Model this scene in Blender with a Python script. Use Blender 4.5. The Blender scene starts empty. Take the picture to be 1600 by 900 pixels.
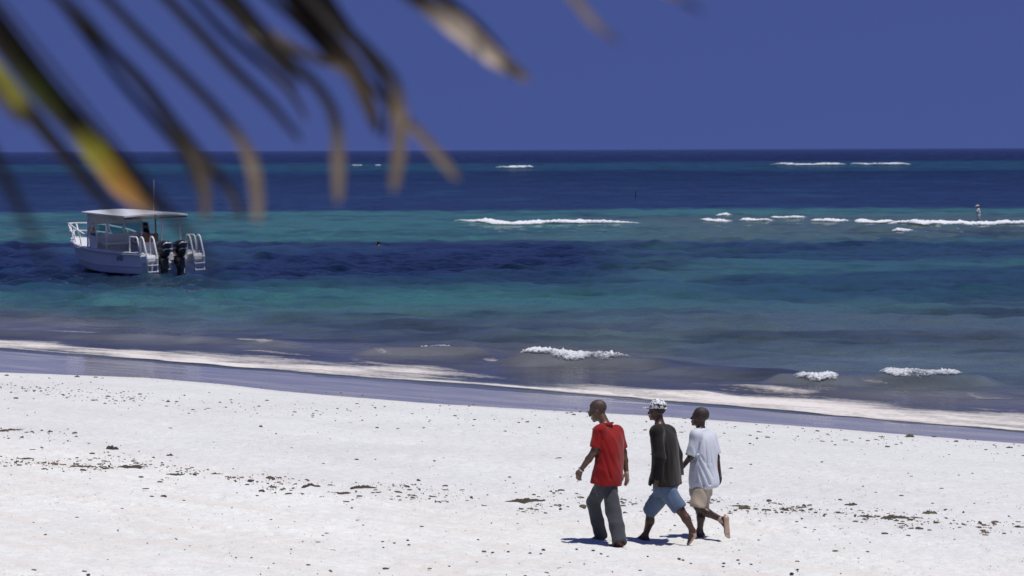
import bpy, bmesh, math, random
import numpy as np
from mathutils import Vector, Matrix, Quaternion

R = math.radians
sc = bpy.context.scene
col = sc.collection

# ------------------------------------------------------------------ camera
CAM_H = 5.5                      # eye height above still sea level
F_PX = 4000.0                    # focal length in pixels of a 1600 wide frame
PITCH, ROLL = R(3.09), R(0.215)
cam = bpy.data.cameras.new('camera')
cam.sensor_width = 36.0
cam.lens = 36.0 * F_PX / 1600.0
cam.clip_start, cam.clip_end = 0.1, 120000.0
cam.dof.use_dof = True
cam.dof.focus_distance = 42.0
cam.dof.aperture_fstop = 4.0
cam_o = bpy.data.objects.new('camera', cam)
cam_o.location = (0, 0, CAM_H)
cam_o.rotation_mode = 'QUATERNION'
cam_o.rotation_quaternion = (Matrix.Rotation(math.pi / 2 - PITCH, 3, 'X') @ Matrix.Rotation(-ROLL, 3, 'Z')).to_quaternion()
col.objects.link(cam_o)
sc.camera = cam_o

# ------------------------------------------------------------------ sky and sun
SUN_EL, SUN_AZ = R(76.5), R(118.0)      # azimuth clockwise from the viewing direction (+Y)
world = bpy.data.worlds.new('World')
sc.world = world
world.use_nodes = True
wn, wl = world.node_tree.nodes, world.node_tree.links
bg = wn['Background']
sky = wn.new('ShaderNodeTexSky')
sky.sky_type = 'NISHITA'
sky.sun_disc = False
sky.sun_elevation, sky.sun_rotation = SUN_EL, SUN_AZ
sky.altitude, sky.air_density, sky.dust_density, sky.ozone_density = 0.0, 1.0, 0.0, 4.0
wtc = wn.new('ShaderNodeTexCoord'); sep = wn.new('ShaderNodeSeparateXYZ'); cmb = wn.new('ShaderNodeCombineXYZ'); wmx = wn.new('ShaderNodeMath')
wl.new(wtc.outputs['Generated'], sep.inputs[0]); wl.new(sep.outputs[0], cmb.inputs[0]); wl.new(sep.outputs[1], cmb.inputs[1])
wmx.operation = 'MULTIPLY_ADD'; wmx.inputs[1].default_value = 0.7; wmx.inputs[2].default_value = 0.42     # very clear air: no pale band above the horizon
wl.new(sep.outputs[2], wmx.inputs[0]); wl.new(wmx.outputs[0], cmb.inputs[2]); wl.new(cmb.outputs[0], sky.inputs['Vector'])
tint = wn.new('ShaderNodeMix'); tint.data_type = 'RGBA'; tint.blend_type = 'MULTIPLY'
tint.inputs['Factor'].default_value = 1.0
tint.inputs['B'].default_value = (0.500, 0.430, 0.715, 1)      # polarised slide film: a deep violet blue
wl.new(sky.outputs[0], tint.inputs['A'])
wl.new(tint.outputs['Result'], bg.inputs['Color'])
bg.inputs['Strength'].default_value = 0.10

sun = bpy.data.lights.new('sun', 'SUN')
sun.energy, sun.angle, sun.color = 3.9, R(0.53), (1.0, 0.965, 0.92)
sun_o = bpy.data.objects.new('sun', sun)
d_sun = Vector((math.sin(SUN_AZ) * math.cos(SUN_EL), math.cos(SUN_AZ) * math.cos(SUN_EL), math.sin(SUN_EL)))
sun_o.rotation_mode = 'QUATERNION'
sun_o.rotation_quaternion = d_sun.to_track_quat('Z', 'Y')
sun_o.location = (20, -10, 60)
col.objects.link(sun_o)

sc.render.engine = 'CYCLES'
sc.cycles.max_bounces = 6
sc.cycles.transparent_max_bounces = 12
sc.cycles.use_denoising = True
sc.cycles.denoising_prefilter = 'ACCURATE'
sc.cycles.sample_clamp_indirect = 1.0
sc.cycles.caustics_reflective = False
sc.cycles.caustics_refractive = False
sc.cycles.sample_clamp_direct = 1.3
sc.view_settings.view_transform = 'Standard'
sc.view_settings.look = 'None'
sc.view_settings.gamma = 1.0
sc.view_settings.exposure = 0.0
sc.view_settings.use_curve_mapping = False

# ------------------------------------------------------------------ helpers
def tag(o, label=None, cat=None, group=None, kind=None):
    if label: o['label'] = label
    if cat: o['category'] = cat
    if group: o['group'] = group
    if kind: o['kind'] = kind
    return o

def empty(name, loc=(0, 0, 0), rz=0.0):
    o = bpy.data.objects.new(name, None)
    o.location = loc
    o.rotation_euler = (0, 0, rz)
    o.empty_display_size = 0.2
    col.objects.link(o)
    return o

def mesh_np(name, verts, faces, mats, parent=None, smooth=True, mat_idx=None, attrs=None):
    """faces: (n,3) or (n,4) array, or a list of index lists"""
    me = bpy.data.meshes.new(name)
    verts = np.asarray(verts, dtype=np.float32)
    if isinstance(faces, np.ndarray):
        k = faces.shape[1]
        me.vertices.add(len(verts)); me.vertices.foreach_set('co', verts.ravel())
        me.loops.add(faces.size); me.loops.foreach_set('vertex_index', faces.astype(np.int32).ravel())
        me.polygons.add(len(faces))
        me.polygons.foreach_set('loop_start', np.arange(0, faces.size, k, dtype=np.int32))
        me.update(calc_edges=True)
    else:
        me.from_pydata([tuple(map(float, v)) for v in verts], [], faces)
    if smooth:
        me.polygons.foreach_set('use_smooth', np.ones(len(me.polygons), dtype=bool))
    if not isinstance(mats, (list, tuple)): mats = [mats]
    for m in mats: me.materials.append(m)
    if mat_idx is not None:
        me.polygons.foreach_set('material_index', np.asarray(mat_idx, dtype=np.int32))
    for an, av in (attrs or {}).items():
        av = np.asarray(av, dtype=np.float32)
        if av.ndim == 1:
            a = me.attributes.new(an, 'FLOAT', 'POINT'); a.data.foreach_set('value', av)
        else:
            if av.shape[1] == 3: av = np.concatenate([av, np.ones((len(av), 1), np.float32)], 1)
            a = me.attributes.new(an, 'FLOAT_COLOR', 'POINT'); a.data.foreach_set('color', av.ravel())
    me.validate(); me.update()
    o = bpy.data.objects.new(name, me)
    col.objects.link(o)
    if parent is not None: o.parent = parent
    return o

def bm_obj(name, bm, mat, parent=None, smooth=False):
    me = bpy.data.meshes.new(name)
    bmesh.ops.recalc_face_normals(bm, faces=bm.faces[:])
    bm.to_mesh(me); bm.free()
    me.materials.append(mat)
    if smooth:
        me.polygons.foreach_set('use_smooth', np.ones(len(me.polygons), dtype=bool))
    o = bpy.data.objects.new(name, me)
    col.objects.link(o)
    if parent is not None: o.parent = parent
    return o

def add_box(bm, c, s, rot=None, bevel=0.0):
    r = bmesh.ops.create_cube(bm, size=1.0)
    vs = r['verts']
    bmesh.ops.scale(bm, vec=s, verts=vs)
    if bevel > 0:
        es = list({e for v in vs for e in v.link_edges})
        rb = bmesh.ops.bevel(bm, geom=es, offset=bevel, segments=2, affect='EDGES', profile=0.5)
        vs = list({v for f in rb['faces'] for v in f.verts} | {v for v in vs if v.is_valid})
    if rot is not None: bmesh.ops.rotate(bm, cent=(0, 0, 0), matrix=rot, verts=vs)
    bmesh.ops.translate(bm, vec=c, verts=vs)
    return vs

def add_tube(bm, pts, r, seg=8, r_end=None, caps=True):
    """tube along a polyline, mitred"""
    pts = [Vector(p) for p in pts]
    n = len(pts)
    rings = []
    up = Vector((0, 0, 1))
    prev = None
    for i, p in enumerate(pts):
        t = (pts[min(i + 1, n - 1)] - pts[max(i - 1, 0)]).normalized()
        if prev is None:
            a = t.orthogonal().normalized()
        else:
            a = (prev - t * prev.dot(t))
            a = a.normalized() if a.length > 1e-6 else t.orthogonal().normalized()
        prev = a
        b = t.cross(a)
        rr = r if r_end is None else r + (r_end - r) * i / (n - 1)
        if isinstance(r, (list, tuple)): rr = r[i]
        rings.append([bm.verts.new(p + (a * math.cos(2 * math.pi * k / seg) + b * math.sin(2 * math.pi * k / seg)) * rr) for k in range(seg)])
    for i in range(n - 1):
        for k in range(seg):
            bm.faces.new((rings[i][k], rings[i][(k + 1) % seg], rings[i + 1][(k + 1) % seg], rings[i + 1][k]))
    if caps:
        bm.faces.new(rings[0][::-1]); bm.faces.new(rings[-1])

def smooth_path(pts, n=6):
    """Catmull-Rom through points"""
    P = [np.array(p, float) for p in pts]
    out = []
    for i in range(len(P) - 1):
        p0, p1, p2, p3 = P[max(i - 1, 0)], P[i], P[i + 1], P[min(i + 2, len(P) - 1)]
        for k in range(n):
            t = k / n
            out.append(0.5 * ((2 * p1) + (-p0 + p2) * t + (2 * p0 - 5 * p1 + 4 * p2 - p3) * t * t + (-p0 + 3 * p1 - 3 * p2 + p3) * t ** 3))
    out.append(P[-1])
    return out

def _hash(ix, iy, iz, seed):
    h = (ix.astype(np.int64) * 374761393 + iy.astype(np.int64) * 668265263 + iz.astype(np.int64) * 2147483647 + seed * 1274126177) & 0xFFFFFFFF
    h = ((h ^ (h >> 13)) * 1274126177) & 0xFFFFFFFF
    h = h ^ (h >> 16)
    return (h & 0xFFFF) / 65535.0

def vnoise(x, y, z=None, seed=0):
    """value noise in -1..1"""
    x = np.asarray(x, float); y = np.asarray(y, float)
    if z is None:
        ix, iy = np.floor(x), np.floor(y)
        fx, fy = x - ix, y - iy
        fx = fx * fx * fx * (fx * (fx * 6 - 15) + 10); fy = fy * fy * fy * (fy * (fy * 6 - 15) + 10)
        o = np.zeros_like(ix)
        a, b = _hash(ix, iy, o, seed), _hash(ix + 1, iy, o, seed)
        c, d = _hash(ix, iy + 1, o, seed), _hash(ix + 1, iy + 1, o, seed)
        return 2 * ((a + (b - a) * fx) + ((c + (d - c) * fx) - (a + (b - a) * fx)) * fy) - 1
    z = np.asarray(z, float)
    ix, iy, iz = np.floor(x), np.floor(y), np.floor(z)
    fx, fy, fz = x - ix, y - iy, z - iz
    fx = fx * fx * (3 - 2 * fx); fy = fy * fy * (3 - 2 * fy); fz = fz * fz * (3 - 2 * fz)
    def lay(k):
        a, b = _hash(ix, iy, iz + k, seed), _hash(ix + 1, iy, iz + k, seed)
        c, d = _hash(ix, iy + 1, iz + k, seed), _hash(ix + 1, iy + 1, iz + k, seed)
        e, f = a + (b - a) * fx, c + (d - c) * fx
        return e + (f - e) * fy
    a, b = lay(0), lay(1)
    return 2 * (a + (b - a) * fz) - 1

def fbm(x, y, octv=4, seed=0, gain=0.5, lac=2.03):
    s, a, t = 0.0, 1.0, 0.0
    x = np.asarray(x, float); y = np.asarray(y, float)
    for k in range(octv):
        s = s + a * vnoise(x, y, seed=seed + 17 * k); t += a
        x = x * lac + 11.3; y = y * lac - 7.7; a *= gain
    return s / t

def sstep(a, b, x):
    t = np.clip((np.asarray(x, float) - a) / (b - a), 0, 1)
    return t * t * (3 - 2 * t)

# materials -----------------------------------------------------------
def mat(name, color, rough=0.6, metal=0.0, spec=0.5, **kw):
    m = bpy.data.materials.new(name); m.use_nodes = True
    b = m.node_tree.nodes['Principled BSDF']
    b.inputs['Base Color'].default_value = (*color, 1)
    b.inputs['Roughness'].default_value = rough
    b.inputs['Metallic'].default_value = metal
    b.inputs['Specular IOR Level'].default_value = spec
    for k, v in kw.items(): b.inputs[k.replace('_', ' ')].default_value = v
    return m

def noisy(m, scale=8.0, amount=0.25, bump=0.0, bump_scale=40.0, detail=4.0, dist=0.01, coords='Object', stretch=(1, 1, 1)):
    """colour variation and fine relief on a plain principled material"""
    nt = m.node_tree; n, l = nt.nodes, nt.links
    b = n['Principled BSDF']
    tc = n.new('ShaderNodeTexCoord'); mp = n.new('ShaderNodeMapping'); mp.inputs['Scale'].default_value = stretch
    l.new(tc.outputs[coords], mp.inputs['Vector'])
    c = b.inputs['Base Color'].default_value[:3]
    t = n.new('ShaderNodeTexNoise'); t.inputs['Scale'].default_value = scale; t.inputs['Detail'].default_value = detail
    l.new(mp.outputs[0], t.inputs['Vector'])
    mx = n.new('ShaderNodeMix'); mx.data_type = 'RGBA'
    mx.inputs['A'].default_value = (*[v * (1 - amount) for v in c], 1)
    mx.inputs['B'].default_value = (*[min(1, v * (1 + amount)) for v in c], 1)
    l.new(t.outputs['Fac'], mx.inputs['Factor']); l.new(mx.outputs['Result'], b.inputs['Base Color'])
    if bump > 0:
        t2 = n.new('ShaderNodeTexNoise'); t2.inputs['Scale'].default_value = bump_scale; t2.inputs['Detail'].default_value = 5.0
        l.new(mp.outputs[0], t2.inputs['Vector'])
        bp = n.new('ShaderNodeBump'); bp.inputs['Strength'].default_value = bump; bp.inputs['Distance'].default_value = dist
        l.new(t2.outputs['Fac'], bp.inputs['Height']); l.new(bp.outputs[0], b.inputs['Normal'])
    return m

# ------------------------------------------------------------------ layout: the shore
SHORE_P = np.array([0.0, 58.7])
SHORE_N = np.array([-0.664, -0.748])          # points inland
SHORE_T = np.array([0.748, -0.664])           # along the shore, to the right and nearer
def shore_s(x, y):  return (x - SHORE_P[0]) * SHORE_N[0] + (y - SHORE_P[1]) * SHORE_N[1]
def shore_a(x, y):  return (x - SHORE_P[0]) * SHORE_T[0] + (y - SHORE_P[1]) * SHORE_T[1]
def ground_z0(x, y):
    s = shore_s(np.asarray(x, float), np.asarray(y, float))
    z = np.where(s > 0, 0.0355 * np.minimum(s, 30) + 0.012 * np.clip(s - 30, 0, 60), 0.0)
    deep = np.where(s < 0, -1.4 * (1 - np.exp(np.minimum(s, 0) * 0.025)), 0.0)
    yy = np.asarray(y, float)
    bar = np.exp(-((yy - 192) / 26.0) ** 2) * 0.95
    reef = np.exp(-((yy - 880) / 160.0) ** 2) * 1.0
    return z + deep + np.where(s < -20, bar + reef, 0)

def wet_edge(x, y):
    """how far inland the wet sand reaches"""
    s, a = shore_s(x, y), shore_a(x, y)
    e = np.interp(a, [-60, -17.5, -11, -7.5, -4.6, -1.2, 2.5, 6.5, 10.5, 15, 60], [7, 6.4, 6.6, 4.7, 4.7, 5.1, 4.9, 3.7, 3.1, 3.0, 3.5])
    return e + 0.10 * fbm(a * 0.8, a * 0 + 3, 3, 5) + 0.03 * fbm(a * 6, s * 3, 2, 8)
# footprints pressed into the dry sand: x, y, heading
_fr = np.random.RandomState(3)
FOOT = []
for _ in range(46):
    fx, fy = _fr.uniform(-8, 8), _fr.uniform(27.5, 44); hd = _fr.normal(2.45, .25) + (math.pi if _fr.rand() < .4 else 0)
    for k in range(_fr.randint(5, 15)):
        q = hd + math.pi / 2; sgn = 1 if k % 2 else -1
        FOOT.append((fx + sgn * .09 * math.cos(q), fy + sgn * .09 * math.sin(q), hd + _fr.normal(0, .12))); fx += .68 * math.cos(hd); fy += .68 * math.sin(hd); hd += _fr.normal(0, .07)
def ground_z(x, y):
    x = np.atleast_1d(np.asarray(x, float)); y = np.atleast_1d(np.asarray(y, float))
    s, a = shore_s(x, y), shore_a(x, y); e = wet_edge(x, y)
    fine = (np.abs(x) < 20) & (y > 24) & (y < 84)
    rel = 0.022 * fbm(x * 1.1, y * 1.1, 4, 21) + 0.010 * fbm(x * 3.4, y * 3.4, 3, 31)
    tramp = sstep(7, 13, s + 2 * fbm(x * .2, y * .2, 2, 3))
    rel += tramp * (0.016 * np.abs(fbm(x * 2.3, y * 2.3, 3, 41)) - 0.020 * sstep(0.2, 0.5, vnoise(x * 2.9, y * 2.1, seed=51)) - 0.012 * sstep(0.3, 0.6, vnoise(x * 5.2, y * 3.9, seed=53)))
    rel = rel * fine * sstep(-0.2, 1.2, s - e)
    z = ground_z0(x, y) + rel + 0.03 * sstep(0.0, 1.0, s - e) + 0.006 * (s < e) * fbm(a * .7, s * 1.5, 3, 9) * fine
    if len(x) > 1000:
        o_ = np.argsort(y); ys = y[o_]
        for fx, fy, hd in FOOT:
            i0, i1 = np.searchsorted(ys, [fy - .28, fy + .28]); idx = o_[i0:i1]; idx = idx[np.abs(x[idx] - fx) < .28]
            if len(idx) == 0: continue
            dx, dy = x[idx] - fx, y[idx] - fy; u = dx * math.cos(hd) + dy * math.sin(hd); v = -dx * math.sin(hd) + dy * math.cos(hd)
            q = (u / .15) ** 2 + (v / .065) ** 2
            z[idx] += (-.050 * np.exp(-q ** 1.5) + .022 * np.exp(-((np.sqrt(q) - 1.35) / .3) ** 2)) * np.clip(s[idx] - e[idx], 0, 1)
    return z
_rot = np.array(cam_o.rotation_quaternion.to_matrix())
def ray(px, py):
    v = _rot @ np.array([(px - 800) / F_PX, (450 - py) / F_PX, -1.0])
    return v / np.linalg.norm(v)
def at_depth(px, py, y):
    d = ray(px, py); return np.array([0, 0, CAM_H]) + d * (y / d[1])
def on_sea(px, py, z=0.0):
    d = ray(px, py); t = (z - CAM_H) / d[2]; return np.array([0, 0, CAM_H]) + d * t
def on_sand_many(px, py):
    px, py = np.asarray(px, float), np.asarray(py, float)
    V = np.stack([(px - 800) / F_PX, (450 - py) / F_PX, -np.ones_like(px)], 1) @ _rot.T
    z = np.full(len(px), .5)
    for _ in range(10):
        t = (z - CAM_H) / V[:, 2]; z = ground_z(V[:, 0] * t, V[:, 1] * t)
    t = (z - CAM_H) / V[:, 2]
    return np.stack([V[:, 0] * t, V[:, 1] * t, z], 1)
def on_sand(px, py): return on_sand_many([px], [py])[0]
# ================================================================== the setting: beach
def axis(parts):
    out = []
    for a, b, st in parts:
        out.append(np.arange(a, b, st))
    out.append(np.array([parts[-1][1]]))
    return np.concatenate(out)
gx = axis([(-900, -300, 100), (-300, -60, 30), (-60, -24, 3), (-24, -17, 0.5), (-17, 14, 0.06), (14, 22, 0.5), (22, 60, 3), (60, 300, 30), (300, 900, 100)])
gy = axis([(-900, -60, 70), (-60, 0, 6), (0, 22, 1.0), (22, 27, 0.3), (27, 42, 0.055), (42, 66, 0.12), (66, 84, 0.3), (84, 130, 2.0), (130, 300, 8.0), (300, 1600, 60.0)])
X, Y = np.meshgrid(gx, gy)
x, y = X.ravel(), Y.ravel()
s, a = shore_s(x, y), shore_a(x, y)
edge = wet_edge(x, y)
wet = 1 - sstep(-0.07, 0.07, s - edge)
damp = 1 - sstep(0.0, 0.9, s - edge - 0.1 + 0.4 * fbm(x * 1.2, y * 1.2, 3, 77))
z = ground_z(x, y)
z += np.where((s > 50), 0.35 * fbm(x * .05, y * .05, 3, 4), 0)
nx, ny = len(gx), len(gy)
def grid_faces(nx, ny):
    i = np.arange((ny - 1) * (nx - 1)); r, c = i // (nx - 1), i % (nx - 1)
    b = r * nx + c
    return np.stack([b, b + 1, b + nx + 1, b + nx], 1)

sand = bpy.data.materials.new('sand'); sand.use_nodes = True
n, l = sand.node_tree.nodes, sand.node_tree.links
b = n['Principled BSDF']
geo = n.new('ShaderNodeNewGeometry')
def tex_noise(n, l, vec, scale, detail=4, rough=0.55, stretch=None, rot=0.0):
    if stretch is not None:
        mp = n.new('ShaderNodeMapping'); mp.inputs['Rotation'].default_value = (0, 0, rot); 
        mp2 = n.new('ShaderNodeMapping'); mp2.inputs['Scale'].default_value = stretch
        l.new(vec, mp.inputs['Vector']); l.new(mp.outputs[0], mp2.inputs['Vector']); vec = mp2.outputs[0]
    t = n.new('ShaderNodeTexNoise'); t.inputs['Scale'].default_value = scale
    t.inputs['Detail'].default_value = detail; t.inputs['Roughness'].default_value = rough
    l.new(vec, t.inputs['Vector']); return t.outputs['Fac']
def ramp(n, l, fac, stops):
    r = n.new('ShaderNodeValToRGB'); e = r.color_ramp.elements
    while len(e) < len(stops): e.new(0.5)
    for k, (p, c) in enumerate(stops):
        e[k].position = p; e[k].color = (*c, 1) if len(c) == 3 else c
    l.new(fac, r.inputs['Fac']); return r.outputs['Color']
def mixc(n, l, fac, A, B, mode='MIX'):
    m = n.new('ShaderNodeMix'); m.data_type = 'RGBA'; m.blend_type = mode
    for key, v in (('Factor', fac), ('A', A), ('B', B)):
        if isinstance(v, (int, float)): m.inputs[key].default_value = v
        elif isinstance(v, tuple): m.inputs[key].default_value = (*v, 1)
        else: l.new(v, m.inputs[key])
    return m.outputs['Result']
def mathn(n, l, op, A, B=None, clamp=False):
    m = n.new('ShaderNodeMath'); m.operation = op; m.use_clamp = clamp
    for k, v in enumerate((A, B)):
        if v is None: continue
        if isinstance(v, (int, float)): m.inputs[k].default_value = v
        else: l.new(v, m.inputs[k])
    return m.outputs[0]
def attr(n, name, out='Fac'):
    t = n.new('ShaderNodeAttribute'); t.attribute_name = name; return t.outputs[out]
pos = geo.outputs['Position']
SHROT = R(41.6)
grain = tex_noise(n, l, pos, 9.0, 6, 0.7)
c0 = ramp(n, l, grain, [(0.28, (0.565, 0.572, 0.555)), (0.5, (0.652, 0.660, 0.642)), (0.72, (0.715, 0.722, 0.70))])
warm = tex_noise(n, l, pos, 1.0, 5, 0.65, (0.35, 1.6, 1), SHROT)
c0 = mixc(n, l, 1.0, c0, ramp(n, l, tex_noise(n, l, pos, .42, 4, .6, (0.6, 1.4, 1), SHROT), [(.3, (.93, .925, .92)), (.7, (1.03, 1.03, 1.03))]), 'MULTIPLY')
c0 = mixc(n, l, attr(n, 'warm'), c0, mixc(n, l, 1.0, c0, (1.11, 1.105, 1.085), 'MULTIPLY'))
wmask = mathn(n, l, 'MULTIPLY', ramp(n, l, warm, [(0.47, (0, 0, 0)), (0.62, (1, 1, 1))]), attr(n, 'warm'))
c1 = mixc(n, l, mathn(n, l, 'MULTIPLY', wmask, .6), c0, (0.67, 0.62, 0.56))
speck = tex_noise(n, l, pos, 26.0, 3, 0.6)
c1 = mixc(n, l, mathn(n, l, 'MULTIPLY', ramp(n, l, speck, [(0.60, (0, 0, 0)), (0.70, (1, 1, 1))]), 0.6), c1, (0.33, 0.27, 0.22))
wetn = attr(n, 'wet')
c2 = mixc(n, l, mathn(n, l, 'MULTIPLY', attr(n, 'damp'), 0.10), c1, (0.42, 0.38, 0.33))
c3 = mixc(n, l, wetn, c2, (0.39, 0.37, 0.37))
l.new(c3, b.inputs['Base Color'])
film = tex_noise(n, l, pos, 1.3, 4, 0.6, (0.22, 1.3, 1), SHROT)
rw = ramp(n, l, film, [(0.35, (0.03,) * 3), (0.65, (0.20,) * 3)])
l.new(mixc(n, l, wetn, (0.9,) * 3, rw), b.inputs['Roughness'])
l.new(mathn(n, l, 'ADD', mathn(n, l, 'MULTIPLY', wetn, 0.42), 0.08), b.inputs['Specular IOR Level'])
bh = mathn(n, l, 'ADD', tex_noise(n, l, pos, 7.0, 6, 0.65), mathn(n, l, 'MULTIPLY', tex_noise(n, l, pos, 60.0, 3, 0.6), 0.25))
bp = n.new('ShaderNodeBump'); bp.inputs['Distance'].default_value = 0.05
l.new(bh, bp.inputs['Height']); l.new(mathn(n, l, 'SUBTRACT', 0.75, mathn(n, l, 'MULTIPLY', wetn, 0.735)), bp.inputs['Strength'])
l.new(bp.outputs[0], b.inputs['Normal'])
warm_m = sstep(15.5, 20, s + 1.5 * fbm(x * .3, y * .3, 2, 12)) * 0.9 + 0.1 * sstep(6, 12, s)
beach = mesh_np('beach', np.stack([x, y, z], 1), grid_faces(nx, ny), sand, attrs={'wet': wet, 'damp': damp * (1 - wet), 'warm': warm_m})
tag(beach, 'white sand beach sloping down to a wet blue grey strip', None, None, 'structure')

# ================================================================== the sea
rng = np.random.RandomState(7)
rows_py = np.concatenate([np.arange(707, 300, -0.75), np.arange(300, 246, -0.5)])
dd = 22000.0 / (rows_py - 234.0)
dd = np.concatenate([dd, np.geomspace(dd[-1] * 1.12, 90000, 26)])
uu = np.concatenate([-np.geomspace(3.0, 0.262, 22), np.linspace(-0.26, 0.26, 1000), np.geomspace(0.262, 3.0, 22)])
U, D = np.meshgrid(uu, dd)
x, y = (U * D).ravel(), D.ravel()
s, a = shore_s(x, y), shore_a(x, y)
rowstep = np.gradient(dd)[:, None] * np.ones_like(U); rowstep = rowstep.ravel()
colstep = (0.52 / 1000 * D).ravel()
z = np.zeros_like(x)
for k in range(60):
    lam = 0.50 * (7.0 / 0.50) ** rng.rand()
    th = math.atan2(SHORE_N[1], SHORE_N[0]) + rng.normal() * 0.62 + 0.25
    kx, ky = math.cos(th) * 2 * math.pi / lam, math.sin(th) * 2 * math.pi / lam
    amp = 0.0115 * lam ** 0.62 * (1 + 1.5 * math.exp(-(math.log(lam / 1.9) / .75) ** 2))
    fade = np.clip((lam / (2.2 * np.maximum(rowstep * max(abs(math.sin(th)), .3), colstep))) - 1, 0, 1)
    ph = kx * x + ky * y + rng.rand() * 6.28 + 1.2 * vnoise(x / (lam * 3.2), y / (lam * 3.2), seed=k)
    w = 1 - np.abs(np.sin(ph * 0.5))                      # peaked crests
    z += amp * fade * (0.6 * np.sin(ph) + 0.9 * (w - 0.36))
near = sstep(-1.0, -16, s)
z *= (0.06 + 0.94 * near) * (0.75 + 0.5 * fbm(x * .05, y * .05, 2, 66)) * (1 - .65 * np.exp(-((y - 194) / 11.0) ** 2)) * (.45 + .55 * sstep(68, 125, y))
# small swells standing up before they break
def swell(x, y, px0, py0, px1, py1, h, w):
    p, q = on_sea(px0, py0)[:2], on_sea(px1, py1)[:2]
    t = (q - p); L = np.linalg.norm(t); t = t / L; nn = np.array([t[1], -t[0]])
    if nn @ SHORE_N < 0: nn = -nn
    u = (x - p[0]) * t[0] + (y - p[1]) * t[1]; v = (x - p[0]) * nn[0] + (y - p[1]) * nn[1]
    v = v + 0.25 * vnoise(u * .5, u * 0, seed=int(px0)) 
    end = sstep(-0.12 * L, 0.15 * L, u) * (1 - sstep(0.85 * L, 1.12 * L, u))
    prof = np.where(v > 0, np.exp(-(v / (w * 0.5)) ** 2), np.exp(-(v / (w * 1.5)) ** 2))
    return h * end * prof
SW = [(560, 553, 770, 551, 0.15, .9), (790, 566, 1050, 577, 0.27, 1.0), (1030, 580, 1240, 588, 0.14, 1.2), (1200, 597, 1340, 602, 0.22, .9),
      (1350, 598, 1560, 602, 0.22, .9), (200, 529, 470, 541, 0.12, .9), (870, 610, 1120, 620, 0.06, .6), (1120, 606, 1400, 622, .09, .8), (-20, 521, 220, 530, .10, .8)]
for q in SW: z += swell(x, y, *q)
z += 0.02 * sstep(-3, 0, s)
z -= sstep(0.5, 3.0, s - 0.9 - 0.9 * fbm(a * .35, a * 0, 3, 19)) * 0.6            # the sheet dips under the sand
sea_grid = z.reshape(U.shape).copy()
def sea_z(xq, yq):
    r = np.clip(np.interp(yq, dd, np.arange(len(dd))), 0, len(dd) - 1.001); c_ = np.clip(np.interp(xq / yq, uu, np.arange(len(uu))), 0, len(uu) - 1.001)
    r0, c0_ = r.astype(int), c_.astype(int); fr_, fc_ = r - r0, c_ - c0_; g = sea_grid
    return (g[r0, c0_] * (1 - fr_) + g[r0 + 1, c0_] * fr_) * (1 - fc_) + (g[r0, c0_ + 1] * (1 - fr_) + g[r0 + 1, c0_ + 1] * fr_) * fc_
keep = s < 9

# what lies under and in the water: sand, weed and depth
P = 234.0 + 22000.0 / y            # used only as a stretched distance scale
Pn = P + 4.5 * fbm(x * .012, y * .02, 4, 101) * np.clip(D.ravel() / 150, .3, 1) + 0.8 * fbm(x * .06, y * .05, 3, 102)
xr = x / y                         # bearing
nz = fbm(x * .035, y * .025, 4, 103); nz2 = fbm(x * .12 + 5, y * .07, 4, 104)
C = lambda *c: np.array(c)[None, :]
deepc, reefc, blue, teal, bar, weed, mid, shal = (C(.003, .008, .040), C(.010, .050, .085), C(.004, .017, .050), C(.040, .152, .118), C(.075, .115, .085),
                                             C(.004, .012, .036), C(.030, .076, .108), C(.165, .162, .165))
def mx(A, B, t): return A + (B - A) * np.clip(t, 0, 1)[:, None]
c = np.ones((len(x), 3)) * deepc
c = mx(c, reefc, sstep(252, 257, Pn))
c = mx(c, blue, sstep(262, 272, Pn + 2 * nz))
c = mx(c, reefc, 0.55 * sstep(0.1, 0.6, nz2) * sstep(275, 300, P))
c = mx(c, teal, sstep(327.5, 331.5, Pn))
c = mx(c, bar, sstep(0.01, 0.09, xr + .05 * nz) * sstep(334, 341, Pn) * 0.85)
c = mx(c, bar, .4 * sstep(0.1, .5, nz2) * sstep(334, 341, Pn))
right = sstep(0.02, 0.10, xr + 0.02 * nz)
w1 = sstep(372, 381, Pn)
c = mx(c, weed, w1 * (1 - right)); c = mx(c, mx(teal * .8 * np.ones_like(c), mid, 0.5 + nz), w1 * right)
patch = sstep(-0.05, 0.35, fbm(x * .05 + 9, y * .09, 4, 105) + 0.55 * np.exp(-((P - 448) / 14) ** 2) + 0.5 * np.exp(-((P - 392) / 8) ** 2) - .12)
c = mx(c, weed, w1 * right * patch * 0.62)
c = mx(c, mid, w1 * (1 - right) * .5 * sstep(0.05, .45, nz2))
w2 = sstep(425, 475, P + 16 * nz + 9 * nz2)
c = mx(c, mx(mid * np.ones_like(c), teal, .35 + .8 * nz), w2 * (1 - .75 * right * patch))
c = mx(c, C(.074, .092, .115), sstep(462, 515, P + 10 * nz2 + 8 * nz) * .85)
c = mx(c, bar * .8, sstep(490, 520, P) * sstep(.15, .5, nz2) * .5)
c = mx(c, shal, sstep(-11, -3.5, s + 2.5 * nz2) * .85)
c = mx(c, C(.15, .13, .10), .55 * sstep(.2, .6, nz2 + .3 * nz) * sstep(-13, -6, s) * (1 - sstep(-4, -2, s)))
mott = fbm(x * .30, y * .42, 4, 171, gain=.6); mott2 = fbm(x * .06 + 3, y * .10, 3, 172)
c = c * np.clip(1 + .75 * mott + .45 * mott2, .3, 2.0)[:, None]
c = mx(c, reefc * np.ones_like(c), .35 * sstep(.15, .55, mott + .4 * mott2) * sstep(-14, -22, s))
c = mx(c, C(.21, .205, .205), .8 * sstep(2, 9, a + 2 * nz2) * sstep(-8, -4, s + 1.5 * nz2))
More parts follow.
